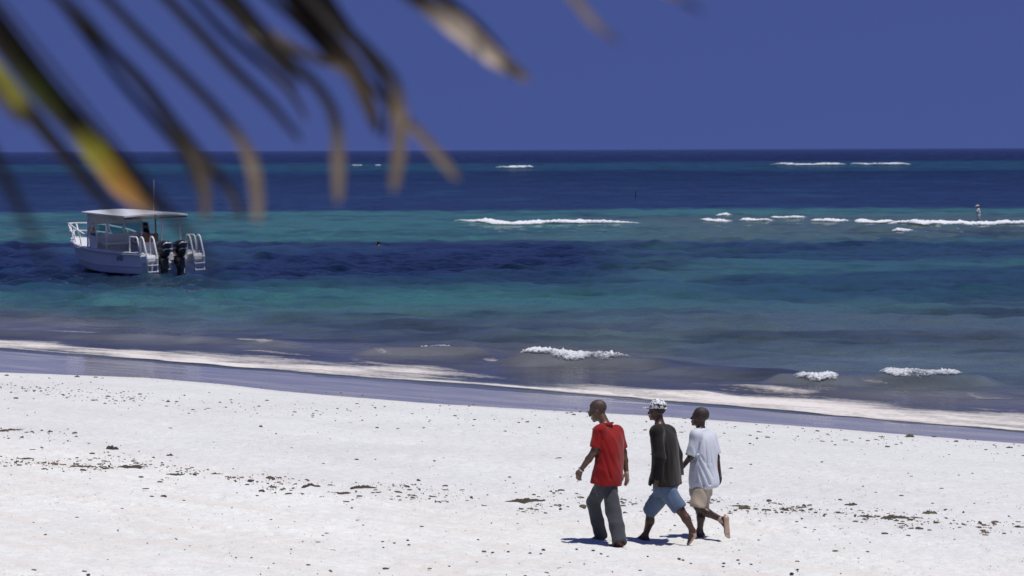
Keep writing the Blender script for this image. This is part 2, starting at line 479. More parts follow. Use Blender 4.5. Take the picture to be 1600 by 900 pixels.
opac = 1 - 0.97 * sstep(-5.5, -0.2, s)
f = grid_faces(len(uu), len(dd))
f = f[keep[f].any(1)]

sea = bpy.data.materials.new('sea_water'); sea.use_nodes = True
n, l = sea.node_tree.nodes, sea.node_tree.links
n.remove(n['Principled BSDF'])
geo = n.new('ShaderNodeNewGeometry'); pos = geo.outputs['Position']
h1 = tex_noise(n, l, pos, 1.0, 5, 0.62, (1.0, 2.0, 1), R(41.6))
h2 = tex_noise(n, l, pos, 5.0, 3, 0.55, (1.0, 1.7, 1), R(25))
hh = mathn(n, l, 'ADD', h1, mathn(n, l, 'MULTIPLY', h2, 0.25))
bp = n.new('ShaderNodeBump'); bp.inputs['Distance'].default_value = 0.48
l.new(mathn(n, l, 'MULTIPLY', attr(n, 'chop'), 1.0), bp.inputs['Strength'])
l.new(hh, bp.inputs['Height'])
body = n.new('ShaderNodeBsdfDiffuse'); l.new(attr(n, 'bed', 'Color'), body.inputs['Color'])
l.new(bp.outputs[0], body.inputs['Normal'])
tr = n.new('ShaderNodeBsdfTransparent'); tr.inputs['Color'].default_value = (0.86, 0.93, 0.95, 1)
mb = n.new('ShaderNodeMixShader'); l.new(attr(n, 'opacity'), mb.inputs[0]); l.new(tr.outputs[0], mb.inputs[1]); l.new(body.outputs[0], mb.inputs[2])
gl = n.new('ShaderNodeBsdfGlossy'); gl.inputs['Roughness'].default_value = 0.06
l.new(bp.outputs[0], gl.inputs['Normal'])
fr = n.new('ShaderNodeFresnel'); fr.inputs['IOR'].default_value = 1.333; l.new(bp.outputs[0], fr.inputs['Normal'])
ms = n.new('ShaderNodeMixShader'); l.new(fr.outputs[0], ms.inputs[0]); l.new(mb.outputs[0], ms.inputs[1]); l.new(gl.outputs[0], ms.inputs[2])
l.new(ms.outputs[0], n['Material Output'].inputs['Surface'])
chop = (0.10 + 0.9 * sstep(-2, -14, s)) * (.30 + .70 * sstep(170, 700, y) + .25 * sstep(120, 70, y))
water = mesh_np('sea', np.stack([x, y, z], 1), f, sea, attrs={'bed': c, 'opacity': opac, 'chop': chop})
tag(water, 'blue and turquoise sea with dark weed patches reaching the horizon', None, None, 'structure')

# ------------------------------------------------------------------ foam
foam = mat('foam', (0.70, 0.72, 0.75), 0.8, spec=0.2)
n, l = foam.node_tree.nodes, foam.node_tree.links
b = n['Principled BSDF']
tco = n.new('ShaderNodeTexCoord').outputs['UV']
geo = n.new('ShaderNodeNewGeometry'); pos = geo.outputs['Position']
fsc = n.new('ShaderNodeVectorMath'); fsc.operation = 'SCALE'; l.new(pos, fsc.inputs[0]); l.new(attr(n, 'fineness'), fsc.inputs['Scale'])
t1 = tex_noise(n, l, fsc.outputs[0], 1.0, 5, 0.65)
l.new(mathn(n, l, 'MULTIPLY', mathn(n, l, 'ADD', mathn(n, l, 'SUBTRACT', t1, 1.0), attr(n, 'lace')), 2.6, True), b.inputs['Alpha'])
bp = n.new('ShaderNodeBump'); bp.inputs['Strength'].default_value = 1.0; bp.inputs['Distance'].default_value = 0.06
l.new(t1, bp.inputs['Height']); l.new(bp.outputs[0], b.inputs['Normal'])
def breaker(path, h, w, label, seed, group, step=0.10, name='breaking_wave', rag=0.5, K=25, solid=0.0, fwd=0.0):
    """a crest of tumbling foam along a world polyline (list of xy), ragged front and back"""
    pts = np.array(path, float)
    seg = np.linalg.norm(np.diff(pts, axis=0), axis=1); cum = np.concatenate([[0], np.cumsum(seg)])
    L = cum[-1]; N = max(24, int(L / step)); u = np.linspace(0, L, N)
    cx, cy = np.interp(u, cum, pts[:, 0]), np.interp(u, cum, pts[:, 1])
    tx, ty = np.gradient(cx), np.gradient(cy); q = np.hypot(tx, ty); tx /= q; ty /= q
    nx_, ny_ = ty, -tx
    if np.mean(nx_ * SHORE_N[0] + ny_ * SHORE_N[1]) < 0: nx_, ny_ = -nx_, -ny_
    vv = np.linspace(-1, 1, K)
    env = np.clip(np.minimum(u, L - u) / (0.14 * L), 0, 1) ** 0.5
    wv = 0.35 + env * 0.65 * (0.75 + .6 * rag * fbm(u * .9 / w, u * 0, 3, seed))
    hv = env * (0.62 + 0.7 * rag * fbm(u * .7 / w, u * 0 + 9, 4, seed + 1) + .25)
    off = 0.5 * w * fbm(u * .25 / w, u * 0 + 4, 3, seed + 2)
    Uu, Vv = np.meshgrid(np.arange(N), vv, indexing='ij'); Ui = Uu.astype(int)
    o_ = off[Ui] + fwd * w + Vv * wv[Ui] * w * np.where(Vv > 0, 0.75, 1.25)
    px_, py_ = cx[Ui] + nx_[Ui] * o_, cy[Ui] + ny_[Ui] * o_
    prof = np.where(Vv > 0, np.clip(1 - Vv ** 2, 0, 1) ** 0.6, np.clip(1 - np.abs(Vv), 0, 1) ** 1.3)
    q = 2.2 / h ** .8
    fr = np.abs(fbm(px_ * q, py_ * q, 4, seed + 3, gain=.65)); 
    z_ = sea_z(px_, py_) + .02 * h + np.clip(hv[Ui], .05, 2) * h * prof * (0.60 + 1.0 * fr)
    lc = 0.10 + solid + 0.74 * prof ** .75 * (0.35 + 0.65 * env[Ui]) + .34 * (1 - solid * 2) * fbm(px_ * 1.4 / w, py_ * 1.4 / w, 4, seed + 5)
    o = mesh_np(name, np.stack([px_.ravel(), py_.ravel(), z_.ravel()], 1), grid_faces(K, N), foam,
                attrs={'lace': lc.ravel(), 'fineness': np.full(N * K, 3.2 / h ** .7)})
    tag(o, label, 'wave', group)
    return o
def pxpath(pts): return [on_sea(*p)[:2] for p in pts]
G1, G2, G3 = 'surf on the far reef edge', 'surf breaking over the sandbar', 'small waves breaking near the beach'
breaker(pxpath([(1212, 257.5), (1270, 258.5), (1320, 257.5)]), .8, 5.0, 'left white surf streak on the horizon reef at right', 1, G1, 0.6)
breaker(pxpath([(1324, 257.5), (1370, 258), (1420, 257.5)]), .75, 4.5, 'right white surf streak on the horizon reef at right', 2, G1, 0.6)
breaker(pxpath([(782, 262.5), (805, 263), (832, 262)]), .8, 3.5, 'short white surf streak on the reef near picture centre', 3, G1, 0.5)
breaker(pxpath([(549, 259.5), (565, 259.5)]), .6, 3.0, 'small white fleck of surf on the reef beside a hanging leaf tip', 4, G1, 0.4)
breaker(pxpath([(588, 259), (596, 259)]), .5, 2.0, 'tiniest white fleck of surf on the far reef', 44, G1, 0.4)
breaker(pxpath([(706, 345.0), (760, 346.5), (800, 351.0), (850, 348.0), (900, 349.0), (1000, 348.5)]), 0.28, 1.7, 'long white breaker over the green sandbar at centre', 5, G2, 0.16, solid=.22)
for k, (p, lb) in enumerate([([(1098, 344), (1140, 346)], 'first short breaker right of the long central one'), ([(1164, 345), (1205, 346)], 'second short thin breaker right of the long central one'),
          ([(1212, 339.5), (1250, 341)], 'short breaker set farther out than its neighbours on the sandbar'), ([(1266, 345.5), (1325, 346.5)], 'third short breaker right of the long central one'),
          ([(1338, 345), (1365, 348), (1398, 346)], 'broken breaker just left of the one the wading person stands behind'),
          ([(1404, 361), (1418, 362)], 'small fleck of foam in front of the sandbar surf'),
          ([(1120, 338), (1136, 338.5)], 'small fleck of foam behind the first short breaker')]):
    breaker(pxpath(p), 0.21, 1.2 if k < 5 else .8, lb, 10 + k, G2, 0.12, rag=.7, solid=.18)
breaker(pxpath([(1404, 348.0), (1440, 351.0), (1500, 351.0), (1560, 350.5), (1640, 350.0)]), 0.31, 1.9, 'long white breaker in front of the wading person', 6, G2, 0.16, solid=.26)
breaker(pxpath([(806, 563), (850, 567), (900, 570), (950, 571), (992, 572)]), 0.15, 0.75, 'widest small breaker curling near the beach, above the man in red', 20, G3, 0.03, rag=.6, fwd=.2, solid=.03)
breaker(pxpath([(1245, 598), (1278, 601), (1310, 600)]), 0.13, 0.5, 'short rounded breaker near the beach, between two wider ones', 21, G3, 0.03, rag=.6, fwd=.1, solid=.03)
breaker(pxpath([(1380, 596), (1440, 599), (1500, 598)]), 0.11, 0.6, 'rightmost small breaker near the beach', 22, G3, 0.03, rag=.6, fwd=.2, solid=.05)
breaker(pxpath([(655, 546.5), (690, 549), (712, 549)]), 0.07, 0.16, 'thin fleck of foam on a low brown swell left of the breakers', 23, G3, 0.03)

# the swash: lacy foam left lying along the shore
lace = bpy.data.materials.new('lacy_foam'); lace.use_nodes = True
n, l = lace.node_tree.nodes, lace.node_tree.links
b = n['Principled BSDF']; b.inputs['Base Color'].default_value = (.72, .675, .625, 1); b.inputs['Roughness'].default_value = .8
geo = n.new('ShaderNodeNewGeometry'); pos = geo.outputs['Position']
t1 = tex_noise(n, l, pos, 1.5, 6, 0.72, (0.40, 1.7, 1), SHROT); t2 = tex_noise(n, l, pos, 7.0, 4, 0.65)
tt = mathn(n, l, 'ADD', mathn(n, l, 'MULTIPLY', t1, .62), mathn(n, l, 'MULTIPLY', t2, .38))
dens = attr(n, 'lace')
al = mathn(n, l, 'MULTIPLY', mathn(n, l, 'MULTIPLY', mathn(n, l, 'ADD', mathn(n, l, 'SUBTRACT', tt, 1.0), dens), 2.4, True), .95)
l.new(al, b.inputs['Alpha'])
bp = n.new('ShaderNodeBump'); bp.inputs['Strength'].default_value = .7; bp.inputs['Distance'].default_value = .03
l.new(tt, bp.inputs['Height']); l.new(bp.outputs[0], b.inputs['Normal'])
aa = np.linspace(-36, 32, 1000); sv = np.linspace(-8.0, 2.2, 150)
A, S = np.meshgrid(aa, sv); A, S = A.ravel(), S.ravel()
lead = 0.45 * fbm(aa * .16, aa * 0, 2, 61) + 0.16 * fbm(aa * .8, aa * 0, 3, 62)
lead = np.tile(lead, len(sv))
sd = S - lead
f1 = fbm(A * .13, S * .05, 2, 163); f2 = fbm(A * .10 + 5, S * .05, 2, 164); f3 = fbm(A * .4, S * .9, 3, 67); wob = .5 * fbm(A * .3, S * 0, 3, 63)
plat = sstep(.42, .10, sd) * sstep(-4.6 - 2.0 * f2 + wob, -.8, sd)                # the broad wash behind the leading edge
dn = (.66 + .24 * f1 + .14 * f2) * plat
dn = np.maximum(dn, .84 * np.where(sd > 0, np.exp(-(sd / .30) ** 2), np.exp(-(sd / .45) ** 2)))
dn = np.maximum(dn, .72 * np.exp(-((sd + 1.7 + 1.2 * wob) / .45) ** 2) * np.clip(.60 + 1.4 * f1 + .4 * f3, 0, 1.05))
dn = np.maximum(dn, .56 * np.exp(-((sd + 3.5 + 2.4 * wob) / .6) ** 2) * np.clip(.30 + 1.6 * f2 + .6 * f3, 0, 1.05))
dn = np.maximum(dn, .50 * np.exp(-((sd + 5.3 - 2.4 * wob) / .5) ** 2) * np.clip(.05 + 1.7 * f1 + .6 * f3, 0, 1.0))
dn = dn * (1 - sstep(.30, .50, sd)) + .26 * f3 * (dn > .15)
vx, vy = SHORE_P[0] + A * SHORE_T[0] + S * SHORE_N[0], SHORE_P[1] + A * SHORE_T[1] + S * SHORE_N[1]
vz = np.maximum(ground_z(vx, vy), sea_z(vx, vy)) + .010
fm = mesh_np('swash_foam', np.stack([vx, vy, vz], 1), grid_faces(len(aa), len(sv)), lace, attrs={'lace': dn})
tag(fm, 'lacy cream foam lying in bands along the water line', 'foam', None, 'stuff')
# ================================================================== people: bodies and clothes from blended distance fields
class Field:
    def __init__(s, lo, hi, h):
        s.h = h; s.lo = np.array(lo, float)
        s.n = np.ceil((np.array(hi, float) - s.lo) / h).astype(int) + 1
        s.V = np.full(s.n, 1.0, np.float32)
    def _sub(s, lo, hi, m):
        a = np.clip(np.floor((np.array(lo) - m - s.lo) / s.h).astype(int), 0, s.n)
        b = np.clip(np.ceil((np.array(hi) + m - s.lo) / s.h).astype(int) + 1, 0, s.n)
        if (b <= a).any(): return None, None
        g = [(s.lo[k] + s.h * np.arange(a[k], b[k])).astype(np.float32) for k in range(3)]
        sl = tuple(slice(a[k], b[k]) for k in range(3))
        return sl, np.meshgrid(*g, indexing='ij')
    def _put(s, sl, d, k, cut):
        v = s.V[sl]
        if cut: v2, d2 = -v, d
        else: v2, d2 = v, d
        if k > 0:
            hh = np.clip(0.5 + 0.5 * (d2 - v2) / k, 0, 1)
            r = d2 + (v2 - d2) * hh - k * hh * (1 - hh)
        else: r = np.minimum(v2, d2)
        s.V[sl] = -r if cut else r
    def rc(s, a, b, ra, rb, k=0.02, cut=False):
        a, b = np.array(a, float), np.array(b, float); r = max(ra, rb)
        sl, g = s._sub(np.minimum(a, b) - r, np.maximum(a, b) + r, k + 3 * s.h)
        if sl is None: return
        ab = b - a; L2 = max(ab @ ab, 1e-9)
        q = [g[i] - a[i] for i in range(3)]
        t = np.clip((q[0] * ab[0] + q[1] * ab[1] + q[2] * ab[2]) / L2, 0, 1)
        d = np.sqrt(sum((q[i] - t * ab[i]) ** 2 for i in range(3))) - (ra + (rb - ra) * t)
        s._put(sl, d, k, cut)
    def chain(s, pts, rs, k=0.02):
        for i in range(len(pts) - 1): s.rc(pts[i], pts[i + 1], rs[i], rs[i + 1], k)
    def ell(s, c, r, M=None, k=0.02, cut=False):
        c = np.array(c, float); r = np.array(r, float); m = r.max()
        sl, g = s._sub(c - m, c + m, k + 3 * s.h)
        if sl is None: return
        q = [g[i] - c[i] for i in range(3)]
        if M is not None: q = [sum(M[j][i] * q[i] for i in range(3)) for j in range(3)]
        k0 = np.sqrt(sum((q[i] / r[i]) ** 2 for i in range(3))); k1 = np.sqrt(sum((q[i] / r[i] ** 2) ** 2 for i in range(3))) + 1e-6
        s._put(sl, k0 * (k0 - 1) / k1, k, cut)
    def loft(s, zs, cs, rw, rd, yaw, k=0.02, cut=False, tilt=0.0, power=2.3):
        """stack of ellipses: zs ascending, cs centres (x,y), half widths and depths; yaw turns the width axis"""
        zs = np.array(zs, float); cs = np.array(cs, float); rw = np.array(rw, float); rd = np.array(rd, float)
        m = max(rw.max(), rd.max())
        sl, g = s._sub((cs[:, 0].min() - m, cs[:, 1].min() - m, zs[0]), (cs[:, 0].max() + m, cs[:, 1].max() + m, zs[-1]), k + 3 * s.h)
        if sl is None: return
        zg = g[2][0, 0, :]
        def ip(v):
            fine = np.linspace(0, len(zs) - 1, 12 * (len(zs) - 1) + 1)
            vf = np.array([q[0] for q in smooth_path([[w] for w in v], 12)]); zf = np.array([q[0] for q in smooth_path([[w] for w in zs], 12)])
            return np.interp(zg, zf, vf)[None, None, :]
        dx, dy = g[0] - ip(cs[:, 0]), g[1] - ip(cs[:, 1])
        u = dx * math.cos(yaw) + dy * math.sin(yaw); v = -dx * math.sin(yaw) + dy * math.cos(yaw)
        W, Dp = ip(rw), ip(rd)
        q = (np.abs(u / W) ** power + np.abs(v / Dp) ** power) ** (1 / power)
        d = (q - 1) * np.minimum(W, Dp)
        zt = g[2] + tilt * dx
        d = np.maximum(d, np.maximum(zt - zs[-1], zs[0] - zt))
        s._put(sl, d.astype(np.float32), k, cut)
    def mesh(s):
        V = s.V; neg = V < 0; n = s.n
        cnt = np.zeros(n - 1, np.int8)
        for dx in (0, 1):
            for dy in (0, 1):
                for dz in (0, 1): cnt += neg[dx:n[0] - 1 + dx, dy:n[1] - 1 + dy, dz:n[2] - 1 + dz]
        act = (cnt > 0) & (cnt < 8)
        ci = np.argwhere(act); N = len(ci)
        idx = np.full(act.shape, -1, np.int64); idx[act] = np.arange(N)
        acc = np.zeros((N, 3)); num = np.zeros(N)
        cor = [(a, b, c) for a in (0, 1) for b in (0, 1) for c in (0, 1)]
        for p in cor:
            for ax in range(3):
                if p[ax]: continue
                q = list(p); q[ax] = 1
                va = V[tuple((ci + p).T)]; vb = V[tuple((ci + q).T)]
                m = (va < 0) != (vb < 0)
                t = np.where(m, va / np.where(va == vb, 1, va - vb), 0)
                pos = np.array(p, float)[None] + np.zeros((N, 3)); pos[:, ax] += t
                acc[m] += pos[m]; num += m
        verts = s.lo + s.h * (ci + acc / num[:, None])
        fs = []
        for ax in range(3):
            o1, o2 = (ax + 1) % 3, (ax + 2) % 3
            sa = [slice(None)] * 3; sb = [slice(None)] * 3
            sa[ax] = slice(0, n[ax] - 1); sb[ax] = slice(1, n[ax])
            ed = neg[tuple(sa)] != neg[tuple(sb)]
            e = np.argwhere(ed)
            e = e[(e[:, o1] > 0) & (e[:, o2] > 0) & (e[:, o1] < n[o1] - 1) & (e[:, o2] < n[o2] - 1)]
            def cell(d1, d2):
                c = e.copy(); c[:, o1] -= d1; c[:, o2] -= d2; return idx[tuple(c.T)]
            q = np.stack([cell(1, 1), cell(0, 1), cell(0, 0), cell(1, 0)], 1)
            flip = ~neg[tuple(e.T)]
            q[flip] = q[flip][:, ::-1]
            fs.append(q)
        f = np.concatenate(fs); f = f[(f >= 0).all(1)]
        return verts, f

def vnormals(v, f):
    fn = np.cross(v[f[:, 2]] - v[f[:, 0]], v[f[:, 3]] - v[f[:, 1]])
    out = np.zeros_like(v)
    for k in range(4): np.add.at(out, f[:, k], fn)
    return out / (np.linalg.norm(out, axis=1, keepdims=True) + 1e-12)
def noise3(p, fx, fy, fz, seed): return vnoise(p[:, 0] * fx + 50, p[:, 1] * fy + 50, p[:, 2] * fz + 50, seed=seed)
def folds(v, f, amp, fx, fz, seed, shear=0.0):
    """cloth creases: displaced along the normals"""
    nn = vnormals(v, f); p = v.copy(); p[:, 0] += shear * p[:, 2]
    r = 1 - 2 * np.abs(noise3(p, fx, fx, fz, seed)); r2 = noise3(p, fx * 2.2, fx * 2.2, fz * 2, seed + 3)
    return v + nn * (amp * (0.75 * r + 0.35 * r2))[:, None]

def unit(v): v = np.array(v, float); return v / np.linalg.norm(v)
def head(F, c, f, u, sz=1.0):
    f = unit(f); u = np.array(u, float); u = unit(u - f * (u @ f)); sd = np.cross(u, f)
    M = np.array([f, sd, u])
    P = lambda a, b, d: np.array(c) + sz * (a * f + b * sd + d * u)
    E = lambda p, r, k=.02, cut=False: F.ell(P(*p), np.array(r) * sz, M, k, cut)
    E((-.012, 0, .015), (.100, .076, .088)); E((.03, 0, -.05), (.066, .060, .082), .03); E((.035, 0, -.10), (.055, .052, .030), .03)
    E((.080, 0, -.122), (.018, .022, .018), .02); E((.080, 0, .002), (.022, .050, .012), .02)
    F.rc(P(.090, 0, -.018), P(.112, 0, -.052), .008 * sz, .013 * sz, .012)
    E((.103, .012, -.056), (.010, .009, .009), .008); E((.103, -.012, -.056), (.010, .009, .009), .008)
    E((.096, 0, -.083), (.016, .025, .008), .006); E((.094, 0, -.097), (.015, .023, .008), .006)
    for s_ in (-1, 1):
        E((.098, s_ * .031, -.020), (.014, .016, .010), .012, True)
        E((.085, s_ * .031, -.020), (.013, .014, .010), .004)
        E((-.008, s_ * .079, -.035), (.022, .008, .033), .008); E((-.004, s_ * .086, -.032), (.011, .006, .018), .006, True)
        E((.055, s_ * .048, -.045), (.025, .018, .022), .02)
    return P, M
def hand(F, w, d, back, thumb, curl=0.5, sz=1.0, r0=.020):
    """w wrist, d direction of the fingers, back = normal of the back of the hand, thumb = side the thumb leaves"""
    d = unit(d); back = np.array(back, float); back = unit(back - d * (back @ d)); sd = np.cross(d, back)
    if sd @ np.array(thumb, float) < 0: sd = -sd
    w = np.array(w, float); Q = lambda a, b, e: w + sz * (a * d + b * sd + e * back)
    for b in (-.026, -.009, .009, .026): F.rc(Q(0.005, b * .6, 0), Q(.085, b, 0), .016 * sz, .0125 * sz, .012)
    for b, L, ex in ((-.030, .060, .012), (-.0105, .076, .004), (.0105, .082, 0), (.030, .074, .003)):
        p0 = Q(.080, b, 0); c1, c2 = curl * .55 + ex * 8, curl * 1.25 + ex * 14
        p1 = p0 + sz * L * .45 * (math.cos(c1) * d - math.sin(c1) * back); p2 = p1 + sz * L * .33 * (math.cos(c2) * d - math.sin(c2) * back)
        c3 = c2 + .35 * curl; p3 = p2 + sz * L * .25 * (math.cos(c3) * d - math.sin(c3) * back)
        F.chain([p0, p1, p2, p3], [.0105 * sz, .0095 * sz, .009 * sz, .0078 * sz], .003)
    F.chain([Q(.018, .026, -.004), Q(.048, .050, -.014), Q(.074, .056, -.022), Q(.096, .052, -.030)], [.0155 * sz, .0125 * sz, .011 * sz, .009 * sz], .006)
def foot(F, ankle, heel, toe, side, sz=1.0):
    """bare foot: heel and toe tip are points on the sole line"""
    A, H, T = (np.array(q, float) for q in (ankle, heel, toe)); d = unit(T - H); L = np.linalg.norm(T - H); upv = unit((A - H) - d * ((A - H) @ d)); sd = unit(np.cross(d, upv)) * side
    Hc = H + upv * .032 + d * .03
    F.rc(A, Hc, .036 * sz, .034 * sz, .02); F.rc(A + d * .01, H + d * L * .55 + upv * .03, .034 * sz, .024 * sz, .03)
    for b in (-.024, 0, .024): F.rc(Hc + sd * b * .3, H + d * L * .74 + sd * b + upv * .018, .026 * sz, .018 * sz, .02)
    for b, e in ((.030, 0), (.013, .002), (-.002, -.006), (-.016, -.016), (-.029, -.028)):
        r = (.0125 if b > .02 else .0095) * sz
        F.rc(H + d * L * .76 + sd * b * .9 + upv * .016, H + d * (L - .012 + e) + sd * b + upv * .012, r * 1.1, r, .004)

def skin_mat(name, base, pale):
    m = mat(name, base, 0.42, spec=0.45); noisy(m, 9.0, 0.22, 0.15, 120.0, dist=.003); return m
skinA, skinB, skinC = skin_mat('brown_skin', (.105, .053, .032), 0), skin_mat('dark_brown_skin', (.070, .034, .022), 0), skin_mat('deep_brown_skin', (.048, .024, .017), 0)
pale = noisy(mat('pale_palm_and_sole_skin', (.48, .33, .245), .5), 14, .15)
lips = mat('lip_skin', (.10, .04, .035), .4)
hairm = noisy(mat('black_cropped_hair', (.022, .0165, .014), .75), 60, .4, .9, 220, dist=.004)
hairc = noisy(mat('close_cropped_hair', (.030, .0185, .0145), .65), 60, .3, .5, 220, dist=.003)
stub = noisy(mat('shaven_stubble', (.058, .034, .024), .6), 60, .3, .5, 220, dist=.003)
def cloth(name, c, rough=.85, amount=.12, weave=300.0, scale=6.0):
    m = mat(name, c, rough, spec=.15, Sheen_Weight=.15); noisy(m, scale, amount, .35, weave, dist=.002); return m
red = cloth('red_cotton', (.235, .008, .008), amount=.10)
trou = cloth('grey_trouser_cloth', (.050, .052, .060), amount=.18)
blk = cloth('black_brown_cotton', (.0135, .0100, .0098), amount=.2)
denim = cloth('blue_denim', (.095, .135, .205), amount=.32, scale=9)
wht = cloth('pale_grey_white_cotton', (.57, .60, .65), amount=.06)
beige = cloth('beige_cotton', (.45, .375, .285), amount=.12)

def J3(ref, k):
    """maps a point of an enlarged view (415 units per metre) plus a depth offset to metres at the person's feet"""
    def J(cx, cy, y=0.0):
        v = (ref[1] - cy) / k
        return np.array([(cx - ref[0]) / k, y, (v - 0.151 * y) / 0.988])
    return J
def person(px, py, label):
    p = on_sand(px, py); o = empty('person', tuple(p)); tag(o, label, 'person', 'people walking along the beach'); return o
def skin_index(v, f, tests):
    c = v[f].mean(1); m = np.zeros(len(f), int)
    nn = np.cross(v[f[:, 2]] - v[f[:, 0]], v[f[:, 3]] - v[f[:, 1]]); nn /= np.linalg.norm(nn, axis=1, keepdims=True) + 1e-12
    for cen, rad, nrm, lim in tests:
        m[(np.linalg.norm(c - np.array(cen), axis=1) < rad) & (nn @ unit(nrm) > lim)] = 1
    return m
def hair_cap(P, M, mtl, parent, h=.006, line=.07, drop=-.055, sz=1.0):
    """cropped hair: a shell over the skull, cut at the forehead and above the nape"""
    c = P(-.012, 0, .015)
    F = Field(c - .14, c + .14, h)
    F.ell(c, np.array((.1035, .0795, .0915)) * sz, M, 0)
    q = P(line, 0, .03); d = M[0] * .8 + M[2] * -.25
    F.rc(q + unit(d) * .12, q + unit(d) * .12 + M[1] * .001, .12, .12, .01, True)
    for s_ in (-1, 1): F.ell(P(.035, s_ * .08, -.05), (.05, .05, .055), M, .01, True)
    F.ell(P(.02, 0, -.12), (.16, .14, .06), M, .01, True)
    v, f = F.mesh()
    return mesh_np('hair', v, f, mtl, parent)

# ---------------------------------------------------------------- the man in red
def man_red():
    J = J3((290, 805), 415.0)
    o = person(860 + 290 / 3.216, 600 + 805 / 3.216, 'man in red polo shirt and long grey trousers, head bowed, walking in front')
    yaw = R(50); L = np.array([-math.cos(yaw), -math.sin(yaw), 0])
    F = Field((-.46, -.46, -.06), (.36, .62, 1.80), .0062)
    hc = J(240, 128, .14); fw, up = (-.93, .22, -.30), (-.30, .05, .95)
    nb = J(280, 212, .07)
    F.rc(nb, hc + np.array([.03, -.01, -.05]), .060, .054, .03)
    P, M = head(F, hc, fw, up, 1.04)
    sl, sr = J(250, 240, -.06), J(334, 242, .19)
    wy = R(50)
    z = lambda r, y=.04: J(0, r, y)[2]
    cx = lambda c: J(c, 0)[0]
    F.loft([z(500), z(450), z(400), z(330), z(260), z(225)], [(cx(280), .02), (cx(290), .02), (cx(294), .03), (cx(296), .04), (cx(290), .06), (cx(284), .07)],
           [.145, .14, .145, .165, .17, .10], [.10, .095, .095, .11, .10, .06], wy, .02)
    for a in (sl, sr): F.rc(nb - [0, 0, .02], a, .05, .062, .04)
    el, wl_ = J(219, 346, -.10), J(153, 436, -.02)
    er, wr = J(371, 345, .21), J(386, 448, .17)
    F.chain([sl, el, (el * .6 + wl_ * .4), wl_], [.060, .043, .041, .027], .02)
    F.chain([sr, er, (er * .6 + wr * .4), wr], [.060, .043, .041, .027], .02)
    hand(F, wl_, J(134, 494, .02) - wl_, (-.5, -.85, .1), (-.8, .5, 0), .55)
    hand(F, wr, J(393, 515, .20) - wr, (.75, .5, .1), (-.6, .6, 0), .35)
    kl, al = J(314, 640, -.13), J(340, 788, -.34)
    kr, ar = J(218, 598, .25), J(260, 762, .36)
    hl, hr = J(296, 515, -.02), J(264, 505, .07)
    F.chain([hl, kl, al], [.085, .056, .04], .03); F.chain([hr, kr, ar], [.085, .056, .04], .03)
    foot(F, al, J(362, 818, -.36), J(292, 818, -.20), 1); foot(F, ar, J(274, 783, .34), J(199, 789, .44), -1)
    v, f = F.mesh()
    mi = skin_index(v, f, [(J(393, 490, .18), .13, (-.75, -.5, 0), -.15)])
    mesh_np('body', v, f, [skinA, pale], o, mat_idx=mi)
    hair_cap(P, M, stub, o, sz=1.035)
    # polo shirt
    S = Field((-.40, -.40, .62), (.36, .48, 1.62), .007)
    S.loft([z(503), z(470), z(430), z(380), z(320), z(262), z(226)], [(cx(277), .02), (cx(284), .02), (cx(292), .02), (cx(297), .03), (cx(297), .04), (cx(291), .06), (cx(285), .075)],
           [.196, .196, .195, .194, .198, .19, .11], [.182, .175, .160, .146, .142, .13, .075], wy, .0, tilt=.10)
    for a, b, c in ((sl, el, .078), (sr, er, .078)):
        S.rc(nb - [0, 0, .045], a - [0, 0, .005], .062, c, .05)
        d = a + (b - a) * .92; S.rc(a - [0, 0, .005], d, c, .066, .035)
        S.rc(d + (b - a) * .10, d + (b - a) * .40, .085, .085, .0, True)
        S.rc(d + (b - a) * .02, d + (b - a) * .40, .055, .055, .0, True)
    S.loft([z(515), z(495)], [(cx(278), .02)] * 2, [.178, .178], [.164, .164], wy, .01, True)
    for a, b, r in ((J(268, 290, -.155), J(325, 430, -.155), .014), (J(258, 350, -.165), J(300, 480, -.165), .014), (J(330, 290, -.11), J(350, 420, -.10), .013), (J(250, 250, -.15), J(252, 340, -.165), .012)):
        S.rc(a, b, r, r * .5, .03, True)
    v, f = S.mesh(); v = folds(v, f, .010, 8, 3.0, 5, .6)
    sh = mesh_np('polo_shirt', v, f, red, o)
    Cc = Field(nb - .16, nb + .16, .006)
    for k in range(14):
        t0, t1 = 2 * math.pi * k / 14, 2 * math.pi * (k + 1) / 14
        q = lambda t: nb + np.array([.002, 0, .004]) + .066 * (math.cos(t) * L + math.sin(t) * unit([-.77, .64, -.35]) * 1.0) + np.array([0, 0, .012 * math.cos(t)])
        Cc.rc(q(t0), q(t1), .013, .013, .008); Cc.rc(q(t0) * 1.0 - [0, 0, .018] + (q(t0) - nb) * .22, q(t1) - [0, 0, .018] + (q(t1) - nb) * .22, .009, .009, .012)
    Cc.rc(J(302, 203, .03), J(316, 199, .03), .012, .012, .02)
    v, f = Cc.mesh(); mesh_np('collar', v, f, red, sh)
    # trousers
    T = Field((-.34, -.50, -.04), (.34, .56, 1.02), .007)
    T.loft([z(560), z(520), z(480), z(450)], [(cx(285), .02), (cx(280), .02), (cx(281), .02), (cx(284), .02)], [.14, .15, .15, .14], [.11, .115, .11, .10], wy, .0)
    T.chain([hl, kl, J(330, 715, -.24), al - [0, 0, .01]], [.090, .088, .082, .088], .03); T.chain([hr, kr, J(240, 690, .31), ar], [.090, .082, .076, .074], .03)
    for a, kk in ((al, kl), (ar, kr)):
        d = unit(a - kk); e = a + d * .045; T.rc(e + d * .10, e + d * .14, .13, .13, 0, True); T.rc(e - d * .02, e + d * .2, .055, .055, .01, True)
    v, f = T.mesh(); v = folds(v, f, .010, 9, 4.5, 15, .5)
    mesh_np('trousers', v, f, trou, o)
